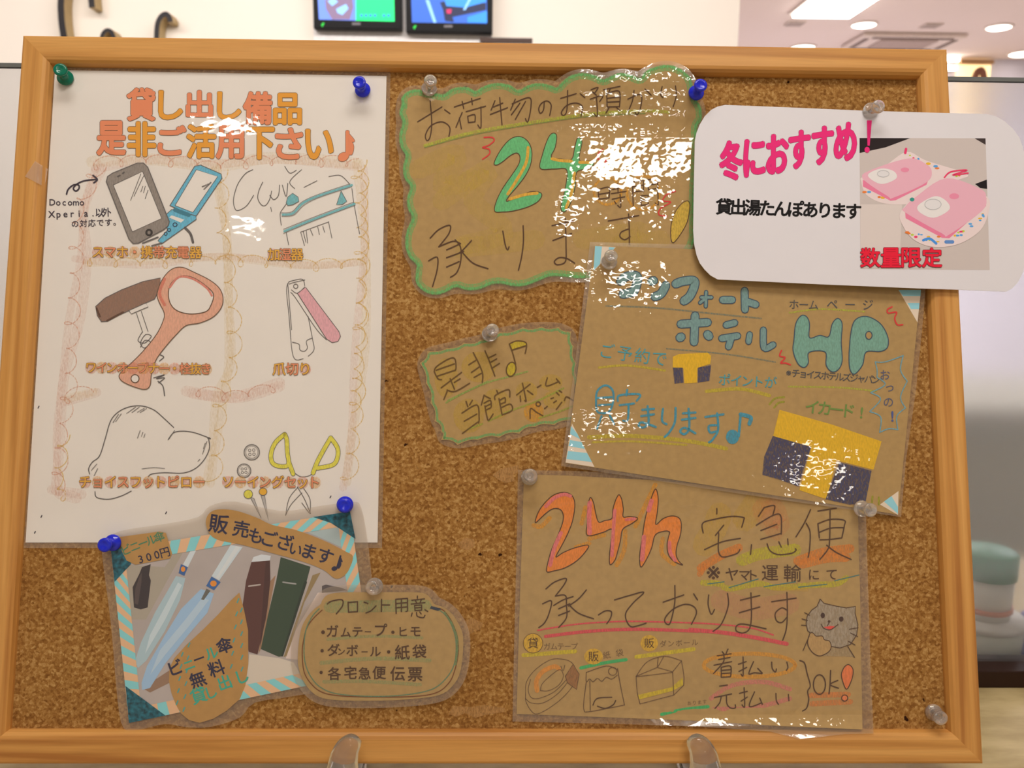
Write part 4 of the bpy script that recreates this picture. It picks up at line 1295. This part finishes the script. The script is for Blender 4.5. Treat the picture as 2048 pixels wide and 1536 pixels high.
L.run('ポイントが', 895, 785, 1155, 800, 72, T1, .004)
L.done()
L = c.layer('small_lettering', 5, 'F')
L.run('イカード!', 1395, 205, 1670, 235, 86, ink((100, 132, 60)), .012)
L.done()
L = c.layer('burst_drawing', 5, 'F', 'spiky blue speech burst')
for ch, x, y in (('お', 1800, 28), ('っ', 1825, 95), ('の', 1818, 178)): L.gl(ch, x, y, 62, ink((76, 82, 110)))
L.gl('!', 1840, 255, 80, ink((64, 80, 140)), .02)
L.st('1755,40 1800,80 1720,125;1720,125 1775,160 1715,230;1715,230 1775,260 1770,345;1770,345 1820,325 1870,330;1870,330 1865,255 1912,210;1912,210 1885,150 1922,62;1922,62 1885,0 1900,-80;1900,-80 1800,-45 1745,-45;1745,-45 1755,0 1755,40', 2.4, ink((104, 160, 178), .9, .3))
L.done()
L = c.layer('phrase_lettering', 5, 'F', 'large blue crayon phrase')
L.st('200,200 205,120 250,85 290,110 295,170 270,232 212,235 200,200;205,155 285,150;215,195 285,190;230,255 205,325;275,250 300,300;320,172 330,140 440,135 425,170;372,110 368,140;330,195 410,185;380,190 375,275 350,280', 4.2, TEAL)
L.st('455,220 520,215;450,255 520,245;485,200 490,290 460,318 435,305 455,290 530,315;570,215 565,280 590,300;640,210 635,290 605,345 580,370;680,240 750,235;675,275 750,265;712,215 715,320 690,355 665,340 690,320 750,350;805,260 905,245;870,240 875,330 845,385 825,400;865,305 825,310 830,345 865,340', 4.6, TEAL)
L.ell(955, 370, 36, 40, TEAL).st('990,365 1000,245', 5, TEAL, 1).st('1000,245 1055,262 1048,298', 8, TEAL, 1)
L.done()
L = c.layer('card_drawing', 4, 'E', 'yellow and navy crayon logo blocks')
YB, NB = ink((232, 186, 32), 1, .15), ink((62, 62, 92), 1, .5)
L.poly('605,655 640,640 800,632 820,650 815,695 760,712 742,720 740,800 670,805 665,720 605,715', YB).poly('605,716 660,716 665,800 615,806', NB, .5).poly('746,716 820,702 810,790 746,800', NB, .5)
L.done()
L = c.layer('card_drawing', 4, 'F', 'large yellow and navy crayon logo blocks')
L.poly('1215,220 1500,300 1780,395 1735,552 1530,500 1475,715 1325,665 1390,430 1180,365', YB, 0).poly('1178,365 1390,425 1345,560 1320,645 1200,602 1120,580 1130,480', NB, .5).poly('1545,510 1725,557 1690,740 1600,745 1470,715', NB, .5)
L.done()
for t_ in ('1835,375 1810,390 1815,410 1860,405 1850,440 1865,475 1895,475', '1215,620 1205,650 1235,660 1210,690 1235,690 1265,700'):
    c.layer('red_flourish', 5, 'E', 'red pen squiggle').st(t_, 3, RED).done()
c.sheet('front_film', fi4, M_FILMW, 16, 0, 30)

# ------------------------------------------------------------------ 7  umbrella collage
c = Card('laminated_collage', 'laminated collage of umbrella photo with striped border and kraft tags', 'sign', (430, 1450), lambda u, v: np.full(len(u), -.0046))
fi7 = spline([(203, 1100), (210, 1082), (240, 1062), (330, 1048), (396, 1034), (420, 1012), (470, 1003), (560, 1022), (640, 1012), (704, 1004), (722, 1014), (735, 1080), (745, 1170), (762, 1348), (600, 1390), (510, 1405), (480, 1435), (420, 1454), (370, 1454), (330, 1448), (275, 1460), (247, 1456), (235, 1400), (222, 1250)], 3, True)
TLq, TRq, BRq, BLq = (222, 1101), (700, 1023), (745, 1344), (258, 1446)
c.sheet('back_film', fi7, M_BACK, -4)
c.sheet('photo_sheet', [TLq, TRq, BRq, BLq], plain('photo_grey', (190, 180, 178), .7, .2, var=.08, scale=25), 0, .0001)
L = c.layer('photo_subject', 1, 'I', 'photo of umbrellas and folded cases')
L.poly('200,480 520,500 640,330 700,310 560,560 380,890 260,890', ink((160, 152, 140)), -.6)
L.poly('350,500 415,478 402,560 416,600 392,800 340,815 290,800 280,650 330,550', ink((52, 44, 48)), 0).poly('335,560 350,540 345,620 320,780 295,770 300,660', ink((78, 66, 66)), .5)
L.poly('735,335 770,340 690,505 655,480', ink((196, 206, 214))).poly('640,478 692,500 665,565 622,545', ink((52, 92, 150)), 1).ell(656, 515, 16, 20, ink((232, 150, 60)), None, 1, 2)
L.use('X').poly('352,1152 371,1156 360,1200 330,1262 292,1322 276,1336 270,1322 282,1285 310,1225 335,1182', ink((160, 184, 196))).poly('356,1165 364,1170 330,1240 290,1308 300,1270', ink((186, 202, 212)), .5)
L.poly('402,1178 428,1187 415,1225 378,1268 330,1328 300,1376 284,1380 283,1366 294,1332 330,1270 362,1218', ink((148, 180, 212)), .6).poly('405,1195 418,1200 380,1250 330,1310 300,1350 320,1300 370,1240', ink((184, 208, 230)), 1.2)
L.poly('284,1376 300,1366 340,1340 350,1360 300,1385', ink((140, 112, 92)), .3)
L.use('I').poly('1010,335 1100,350 925,600 868,568', ink((206, 220, 230)), .7).poly('1050,342 1085,348 915,590 898,582', ink((228, 236, 242)), 1).poly('868,570 936,612 886,672 828,640', ink((52, 96, 156)), 1.4).ell(882, 622, 24, 22, ink((236, 150, 56)), None, 1, 2)
L.poly('830,660 860,675 810,745 790,740', ink((96, 96, 92)), 1.5)
L.poly('1180,425 1240,405 1310,415 1300,460 1165,462', ink((206, 212, 220)), .5)
L.poly('1165,462 1303,450 1306,600 1285,800 1272,890 1210,1150 1145,1130 1095,880 1100,780 1125,600', ink((84, 50, 46)), .8).poly('1270,460 1303,450 1306,600 1285,800 1230,1100 1240,900', ink((70, 42, 40)), 1)
L.poly('1383,425 1605,497 1572,620 1490,890 1400,1160 1370,1168 1235,1110 1290,850 1350,600', ink((50, 68, 52)), 1.1).poly('1560,600 1580,610 1400,1165 1385,1165', ink((38, 50, 40)), 1.5)
L.poly('1300,610 1345,560 1290,850 1240,1100 1215,1150', ink((150, 118, 92)), .6).poly('1620,560 1680,540 1560,760 1430,1160 1405,1170 1500,890', ink((140, 120, 84)), .6)
L.poly('1690,640 1720,630 1840,655 1880,672 1690,692', ink((84, 76, 78)), .8).poly('1660,690 1900,690 1700,880 1520,1190 1420,1180 1500,960', ink((206, 190, 184)), .7)
L.st('1145,642 1230,630', 3, ink((170, 160, 156)), 2).st('1400,612 1495,625', 3, ink((150, 150, 150)), 2)
L.poly('1900,150 1760,180 1500,160 1460,190 1700,290 1830,350', ink((160, 176, 180)), .4)
L.use('J').poly('1150,330 1200,335 1380,360 1480,390 1530,480 1120,560', ink((200, 190, 178)), .3)
L.done()
L = c.layer('striped_tape', 3, 'X', 'aqua and peach striped tape border')
AQ, PE = ink((126, 196, 204)), ink((222, 180, 142))


def lerp(a, b, t): return (a[0] + (b[0] - a[0]) * t, a[1] + (b[1] - a[1]) * t)


def inset(q, wd):
    q = [np.array(p, float) for p in q]
    out = []
    for i in range(4):
        a, b, d = q[i], q[(i + 1) % 4], q[i - 1]
        e1 = (b - a) / np.linalg.norm(b - a); e2 = (d - a) / np.linalg.norm(d - a)
        out.append(a + e1 * wd + e2 * wd)
    return out


qd = [TLq, TRq, BRq, BLq]
qi = inset(qd, 27)
for i, n_ in ((0, 12), (1, 8), (2, 12), (3, 10)):
    j = (i + 1) % 4
    if i == 3:
        pass
    L.add([qd[i], qd[j], qi[j], qi[i]], [(0, 1, 2, 3)], PE, 0)
    stripes(L, (qd[i], qi[i], qd[j], qi[j]), n_, 1, AQ, (-.6, .8, .6, -.8)[i])
L.done()
L = c.layer('corner_patch', 5, 'X', 'teal flower patterned corner')
NV = plain('teal_pattern', (28, 98, 116), .8, .1, var=.75, scale=420)
L.poly('222,1101 268,1094 262,1128 229,1164', NV).done()
for t_ in ('626,1034 700,1023 711,1078 662,1046', '251,1372 258,1446 331,1431'):
    c.layer('corner_patch', 5, 'X', 'teal flower patterned corner').poly(t_, NV).done()
L = c.layer('price_tag', 6, 'I', 'kraft price tag')
L.poly('185,275 480,235 528,245 575,400 560,435 300,482 235,450 200,380', M_TAG)
L.run('ビニール傘', 235, 370, 480, 275, 84, ink((62, 122, 92)), .01, 1).run('300円', 340, 440, 520, 390, 82, NAVY, .012, 1)
L.done()
L = c.layer('heading_tag', 6, 'I', 'long kraft heading tag')
L.poly('825,170 850,100 920,70 1050,80 1200,130 1320,185 1500,225 1700,300 1860,380 1920,420 1900,500 1860,560 1790,585 1700,520 1550,460 1300,390 1100,335 930,300 860,260', M_TAG, 0, True)
for ch, x, y, s_, r in (('販', 922, 180, 150, .15), ('売', 1088, 218, 130, .18), ('も', 1195, 268, 125, .2), ('ご', 1300, 292, 130, .25), ('ざ', 1418, 320, 130, .28), ('い', 1495, 368, 110, .3), ('ま', 1595, 385, 130, .33), ('す', 1715, 420, 130, .36), ('♪', 1812, 465, 190, .3)):
    L.gl(ch, x, y, s_, NAVY, .018, r, 1)
L.done()
L = c.layer('drop_tag', 6, 'J', 'drop shaped kraft tag')
L.poly('1075,-130 1110,0 1140,150 1142,400 1120,560 1080,660 980,750 880,810 780,840 700,820 640,770 600,700 570,620 550,530 555,430 590,360 680,260 800,150 920,30 1010,-70', M_TAG)
DT = ink((70, 150, 150))
for x0, y0, x1, y1, n_ in ((1065, -70, 1015, 420, 6), (1090, 0, 1095, 440, 6), (650, 330, 612, 690, 5), (700, 260, 662, 740, 6)):
    for k in range(n_):
        x, y = x0 + (x1 - x0) * k / (n_ - 1), y0 + (y1 - y0) * k / (n_ - 1)
        L.st([[(x - 6, y + 14), (x + 6, y - 14)]], 2.6, DT, 1)
TG = ink((50, 158, 140))
for ch, x, y, s_, m in (('ビ', 602, 430, 125, NAVY), ('ニ', 700, 410, 95, TG), ('ー', 775, 365, 95, NAVY), ('ル', 868, 322, 105, TG), ('傘', 965, 265, 125, NAVY), ('無', 765, 520, 125, NAVY), ('料', 905, 437, 125, NAVY),
                        ('貸', 770, 638, 125, TG), ('し', 868, 612, 105, TG), ('出', 965, 542, 115, TG), ('し', 1098, 495, 115, TG)):
    L.gl(ch, x, y, s_, m, .02, -.35, 1)
L.done()
c.sheet('front_film', fi7, M_FILMS, 18, 0, 40)

# ------------------------------------------------------------------ 8  oval front desk note
c = Card('laminated_note', 'rounded kraft note listing front desk items, double ring drawn inside', 'sign', (770, 1405), lambda u, v: np.full(len(u), -.0032))
o8 = spline(to_px('340,325 400,262 550,238 900,236 1300,236 1430,250 1490,300 1530,362 1620,392 1720,470 1800,600 1835,720 1825,950 1790,1120 1720,1230 1620,1310 1450,1350 1100,1380 700,1385 450,1375 300,1340 200,1260 130,1150 85,1000 90,800 120,620 180,500 260,410 325,362', 'K'), 3, True)
f8 = offset(o8, 15, 4)
c.sheet('back_film', f8, M_BACK, -4)
c.sheet('paper', o8, M_KRAFT, 0, .0001)
L = c.layer('crayon_highlight', 1, 'K', 'pale green crayon bars')
PGN = ink((150, 164, 110), .5, .5)
L.st('420,390 1440,375', 24, PGN).st('400,735 900,700 1400,720', 6, PGN, .1).st('330,985 900,938 1480,960', 8, PGN, .1).st('360,1185 800,1180 1380,1215', 7, PGN, .1)
L.done()
L = c.layer('ring_drawing', 3, 'K', 'brown and green double ring')
L.st('340,425 250,510 180,610 140,760 130,900 150,1080 220,1200 330,1290 500,1330 850,1345 1300,1340 1550,1300 1680,1200 1740,1080 1780,900 1775,720 1720,560 1640,440 1580,405', 2, ink((110, 62, 22)))
L.st('310,410 230,500 165,650 148,850 165,1000 220,1130 320,1240 500,1312 850,1338 1200,1325 1500,1265 1660,1140 1745,980 1758,750 1705,570 1620,450 1500,392', 2.2, ink((96, 128, 100), .9, .3)).st('1640,450 1735,610 1775,780 1755,1000', 4, ink((110, 136, 90), .8, .4), .3).st('1500,390 1590,415;1490,402 1570,425', 3, ink((50, 56, 70)), .5)
L.done()
L = c.layer('lettering', 5, 'K')
L.st('395,360 440,330 550,315 555,380 490,465;785,340 825,355;805,455 860,430 910,380;970,310 968,440;975,370 1055,370', 2.5, BRN)
L.st('615,340 620,445;615,345 715,335;715,335 715,440;620,447 715,440;1120,310 1125,460;1120,310 1245,300;1245,300 1245,435 1228,440;1120,355 1245,345;1120,400 1245,390;1180,305 1180,440', 2.5, BRN, sharp=True)
L.st('1350,275 1350,300;1290,320 1425,305;1330,325 1340,345;1390,315 1380,340;1285,360 1430,345;1320,375 1325,430;1320,375 1395,370;1395,370 1395,425;1322,402 1395,396;1325,430 1395,425;1295,455 1285,490;1340,450 1350,490 1410,505 1430,480;1375,445 1390,465;1430,420 1460,440', 2.3, BRN)
for row in ((('・', 350, 662, 170), ('ガ', 450, 650, 140), ('ム', 590, 662, 120), ('テ', 715, 655, 125), ('ー', 825, 655, 80), ('プ', 965, 640, 150), ('・', 1090, 662, 150), ('ヒ', 1200, 655, 120), ('モ', 1330, 650, 130)),
            (('・', 340, 858, 150), ('ダ', 460, 850, 140), ('ン', 545, 865, 90), ('ボ', 660, 855, 135), ('ー', 790, 868, 80), ('ル', 905, 865, 125), ('・', 1045, 870, 150), ('紙', 1190, 875, 165), ('袋', 1370, 865, 155)),
            (('・', 330, 1088, 150), ('各', 470, 1100, 145), ('宅', 640, 1092, 145), ('急', 790, 1098, 140), ('便', 945, 1090, 150), ('伝', 1140, 1100, 165), ('票', 1325, 1105, 165))):
    for ch, x, y, s_ in row: L.gl(ch, x, y, s_, BRN, .012)
L.done()
c.sheet('front_film', f8, M_FILMS, 16, 0, 40)

# ------------------------------------------------------------------ 3  winter card
h3 = lambda u, v: .0012 + (u - .43) * .012
c = Card('white_card', 'white rounded card with pink heading and photo jutting past the right frame', 'sign', (1720, 580), h3)
o3 = to_px('20,800 24,500 30,250 40,200 60,150 90,100 130,60 170,40 215,30 600,45 1060,65 1500,78 1820,85 1880,102 1930,130 1980,175 2020,230 2042,290 2055,350 2058,600 2058,950 2045,1050 2010,1120 1975,1155 1940,1175 1700,1165 1400,1155 800,1130 170,1100 125,1075 90,1040 60,1000 40,950 25,880', 'H')
c.sheet('card', o3, M_CARD, 0, .0005, 40)
L = c.layer('heading_lettering', 2, 'H', 'tall pink heading')
PK, PKO = ink((226, 44, 122)), ink((120, 50, 84))
for ch, bx, sh in (('冬', (188, 255, 318, 488), -.12), ('に', (335, 243, 455, 462), -.12), ('お', (474, 215, 598, 445), -.12), ('す', (612, 193, 732, 415), -.12), ('す', (754, 168, 874, 390), -.12), ('め', (890, 145, 1015, 368), -.12)):
    L.gl(ch, 0, 0, 0, PKO, .054, box=bx, shear=sh).gl(ch, 0, 0, 0, PK, .046, box=bx, shear=sh, dl=1)
L.poly('1085,125 1115,125 1102,280 1088,280', PK, 4).ell(1086, 305, 16, 18, PK, None, 1, 4)
L.done()
L = c.layer('phrase_lettering', 2, 'H', 'heavy black phrase')
BK = ink((18, 16, 18))
for i, ch in enumerate('貸出湯たんぽあります'):
    x = 208 + 88.4 * i
    L.gl(ch, x, 655 + 3.2 * i, 104, BK, .030, .03)
L.done()
L = c.layer('photo_print', 1, 'H', 'printed photo of two pink hot water bottles in floral covers')
L.poly('1040,233 1812,235 1838,1042 1045,1036', ink((186, 176, 174)))
L.poly('1045,640 1300,640 1290,900 1045,1000', ink((200, 190, 188)), .3).poly('1040,233 1350,234 1200,290 1040,325', ink((36, 28, 30)), .5).poly('1745,235 1812,235 1813,275', ink((60, 50, 50)), .5).poly('1748,515 1820,488 1822,545 1780,540', ink((24, 20, 24)), .5)
FLR, PB1, PB2, CAP = ink((250, 232, 234)), ink((244, 188, 208)), ink((222, 124, 158)), ink((246, 242, 244))
L.poly('1050,500 1080,580 1180,632 1320,640 1400,610 1620,500 1700,455 1450,372 1330,318 1200,400 1060,470', FLR, 1, True)
L.poly('1060,490 1060,530 1230,618 1260,615 1450,520 1480,440 1250,560', PB2, 1.5).poly('1058,480 1120,425 1340,358 1440,388 1482,435 1450,505 1250,598 1212,590', PB1, 2, True)
L.poly('1090,462 1170,420 1250,437 1264,482 1170,515', CAP, 2.5, True).ell(1185, 452, 36, 20, ink((206, 204, 208)), ink((170, 170, 176)), 1, 3)
L.poly('1290,690 1310,780 1380,862 1500,902 1650,882 1780,800 1830,690 1828,600 1700,520 1570,475 1400,575', FLR, 3.2, True)
L.poly('1318,670 1322,725 1545,845 1590,848 1815,650 1818,600 1560,800', PB2, 3.6).poly('1320,655 1390,590 1570,480 1780,545 1816,600 1790,680 1585,828 1545,818 1320,690', PB1, 4, True)
L.poly('1400,645 1500,590 1570,618 1590,672 1495,722 1410,690', CAP, 4.5, True).ell(1490, 640, 50, 32, ink((208, 206, 210)), ink((172, 172, 178)), 1.2, 5)
L.ell(1620, 590, 30, 18, ink((226, 140, 170)), None, 1, 4.5).ell(1318, 428, 26, 14, ink((226, 140, 170)), None, 1, 2.5).st('1690,530 1740,550', 3, ink((220, 90, 140)), 4.5)
cols = [ink((226, 60, 110)), ink((240, 190, 60)), ink((80, 150, 210)), ink((170, 190, 70)), ink((236, 130, 60))]
for k in range(46):
    t_ = random.random()
    if k < 16: x, y = (1055 + 250 * t_, 560 + 70 * t_ + random.uniform(-22, 8)) if k < 7 else (1330 + 330 * t_, 345 + 120 * t_ + random.uniform(-18, 14))
    else: x, y = (1310 + 500 * t_, 800 + 90 * math.sin(PI * t_ * .95) - 110 * t_ * t_ + random.uniform(-30, 6))
    if x < 1826: L.ell(x, y, random.uniform(6, 15), random.uniform(4, 9), random.choice(cols), None, 1, 3.4 + .01 * k if k > 15 else 1.2 + .01 * k)
L.st('1560,475 1600,440 1700,430 1610,460 1705,448', 3, ink((214, 60, 100)), 3.9).st('1325,300 1320,325', 5, ink((220, 60, 110)), 3).ell(1362, 610, 14, 12, ink((50, 140, 130)), None, 1, 5)
L.st('1430,860 1470,850 1510,880', 5, ink((70, 140, 220)), 4.4).st('1570,870 1610,870', 7, ink((90, 130, 190)), 4.4)
L.done()
L = c.layer('photo_lettering', 8, 'H', 'red outlined words across the photo foot')
for i, ch in enumerate('数量限定'):
    bx = (1047 + 126 * i, 908, 1165 + 126 * i, 1024)
    L.gl(ch, 0, 0, 0, ink((96, 24, 36)), .040, box=bx).gl(ch, 0, 0, 0, ink((216, 28, 56)), .022, box=bx, dl=1)
L.done()

# ------------------------------------------------------------------ push pins
PROF = [(0, 0), (.0044, 0), (.0050, .0005), (.0051, .0012), (.0047, .0020), (.0034, .0026), (.0026, .0034), (.0022, .0055), (.0023, .0075), (.0030, .0090), (.0039, .0100),
        (.0042, .0108), (.0042, .0116), (.0037, .0122), (.0026, .0124), (.0018, .0119), (0, .0117)]
pin_bm = lathe([(r, z) for r, z in PROF], 32)
PIN_ME = {}
for nm, m in (('clear', M_CLEAR), ('blue', M_BLUE), ('green', M_GREEN)):
    b_ = pin_bm.copy()
    me = bpy.data.meshes.new('push_pin'); b_.to_mesh(me); b_.free(); me.materials.append(m)
    for p_ in me.polygons: p_.use_smooth = True
    PIN_ME[nm] = me
nb_ = lathe([(0, -.0055), (.0005, -.004), (.0005, .0045), (0, .0045)], 10)
NEEDLE = bpy.data.meshes.new('needle'); nb_.to_mesh(NEEDLE); nb_.free(); NEEDLE.materials.append(M_STEEL)


def pin(kind, base, head, w, label, group=None):
    b0 = P([base], w)[0]; hd = P([head], w + .0115)[0]
    b0 = Vector((b0[0], -b0[1], b0[2])); hd = Vector((hd[0], -hd[1], hd[2]))
    q = (hd - b0).to_track_quat('Z', 'Y').to_matrix().to_4x4()
    o = thing('push_pin', label, 'push pin', MB @ Matrix.Translation(b0) @ q, group or kind + ' push pins')
    for nm, me in (('grip', PIN_ME[kind]), ('needle', NEEDLE)):
        x = bpy.data.objects.new(nm, me); COL.objects.link(x); x.parent = o


FT = .001
pin('green', (131.5, 157), (120.4, 139), -.0062 + FT, 'green push pin at the top left corner of the white sheet')
pin('blue', (726, 181), (718.5, 165), -.0062 + FT, 'blue push pin at the top right corner of the white sheet')
pin('clear', (858, 179), (861, 161), -.0056 + FT, 'clear push pin at the top left of the scalloped 24 note')
pin('blue', (1391.6, 187), (1401.5, 170), -.001 + FT, 'blue push pin at the top right of the scalloped 24 note')
pin('clear', (1740, 222), (1757, 213), .0028, 'clear push pin at the top of the white rounded card')
pin('clear', (979, 669), (985, 660), -.0061 + FT, 'clear push pin on the small scalloped note')
pin('clear', (1218, 525), (1222, 512), -.0034 + FT, 'clear push pin at the top left of the blue bubble letter sheet')
pin('clear', (1058.5, 954), (1061, 951), -.0056 + FT, 'clear push pin at the top left of the orange 24h note')
pin('clear', (1722, 1017), (1741, 1020), -.0022 + FT, 'clear push pin at the top right of the orange 24h note')
pin('blue', (690, 1009), (689, 1011), -.0046 + FT, 'blue push pin at the top right corner of the umbrella collage')
pin('blue', (227, 1085), (209, 1090), -.0046 + FT, 'blue push pin at the top left corner of the umbrella collage')
pin('clear', (750, 1172), (745, 1176), -.0032 + FT, 'clear push pin at the top of the rounded front desk note')
pin('clear', (1866, 1424), (1881, 1436), CORK_W + .0002, 'clear push pin alone in bare cork at the lower right corner')

# ------------------------------------------------------------------ strip of sticky tape on the left frame
c = Card('sticky_tape', 'short strip of clear sticky tape on the left side of the frame', 'tape', (68, 355), lambda u, v: .0004 - .0055 * smooth(u, .0165, .021))
c.sheet('tape_strip', '70,322 96,338 89,374 50,353', film('tape_film', .3, .0004, 60, .2, (226, 206, 190)), 0, 0, 4)

# ------------------------------------------------------------------ acrylic easel
ez = thing('display_easel', 'clear acrylic easel holding up the lower edge of the cork board', 'easel', Matrix.Translation((0, -.004, 0)))
INVE = ez.matrix_world.inverted()
ROWS = [(1450, 560, 1090, .0060), (1300, 575, 1092, .0062), (1150, 595, 1088, .0062), (1000, 625, 1080, .0060), (928, 640, 1073, .0060), (850, 655, 1064, .0058), (720, 692, 1072, .0054), (620, 745, 1106, .0050),
        (560, 787, 1113, .0046), (510, 842, 1075, .0042), (482, 892, 1040, .0034), (468, 935, 990, .0020)]


def prong(mirror):
    bm = bmesh.new()
    rings = []
    for yy, xl, xr, dp in ROWS:
        py = 1400 + yy / 6.827
        xs = [560 + xl / 6.827, 560 + xr / 6.827]
        if mirror: xs = [2096 - x for x in xs][::-1]
        wc = .0080
        l_, r_ = P([(xs[0], py)], wc)[0], P([(xs[1], py)], wc)[0]
        ring = []
        for k in range(20):
            a_ = 2 * PI * k / 20
            ca, sa = math.cos(a_), math.sin(a_)
            ridge = 1 + .35 * max(0, math.cos(2 * (a_ - PI / 2)) ) * (sa > 0)
            u = (l_[0] + r_[0]) / 2 + (r_[0] - l_[0]) / 2 * (abs(ca) ** .8) * (1 if ca >= 0 else -1)
            w = wc + dp * sa * (.75 if sa < 0 else ridge)
            co = INVE @ (MB @ Vector((u, -l_[1], w)))
            if co.z < .0: co.z = .0
            ring.append(bm.verts.new(co))
        rings.append(ring)
    for a_, b_ in zip(rings, rings[1:]):
        for k in range(20): bm.faces.new((a_[k], a_[(k + 1) % 20], b_[(k + 1) % 20], b_[k]))
    bm.faces.new(rings[0]); bm.faces.new(rings[-1])
    bmesh.ops.recalc_face_normals(bm, faces=bm.faces[:])
    return link('front_prong', bm, M_ACRYL, ez, True)


for mir in (False, True):
    pr = prong(mir)
    xs = [v.co.x for v in pr.data.vertices[:20]]
    xm = sum(xs) / len(xs)
    mesh_box('foot_bar', xm - .008, .002, .001, xm + .008, .115, .011, M_ACRYL, ez, .002)
    bm = bmesh.new()
    box(bm, xm - .007, 0, 0, xm + .007, .007, .20)
    o = link('back_support', bm, M_ACRYL, ez)
    o.location = (0, .028, .012)
    o.rotation_euler = (-LEAN, 0, 0)
x0_, x1_ = P([(700, 1527)], 0)[0][0] - .3, P([(1396, 1527)], 0)[0][0] - .3
mesh_box('cross_bar', x0_ + .012, .070, .002, x1_ - .012, .084, .010, M_ACRYL, ez, .002)

bpy.data.objects.remove(_to)
bpy.context.view_layer.update()
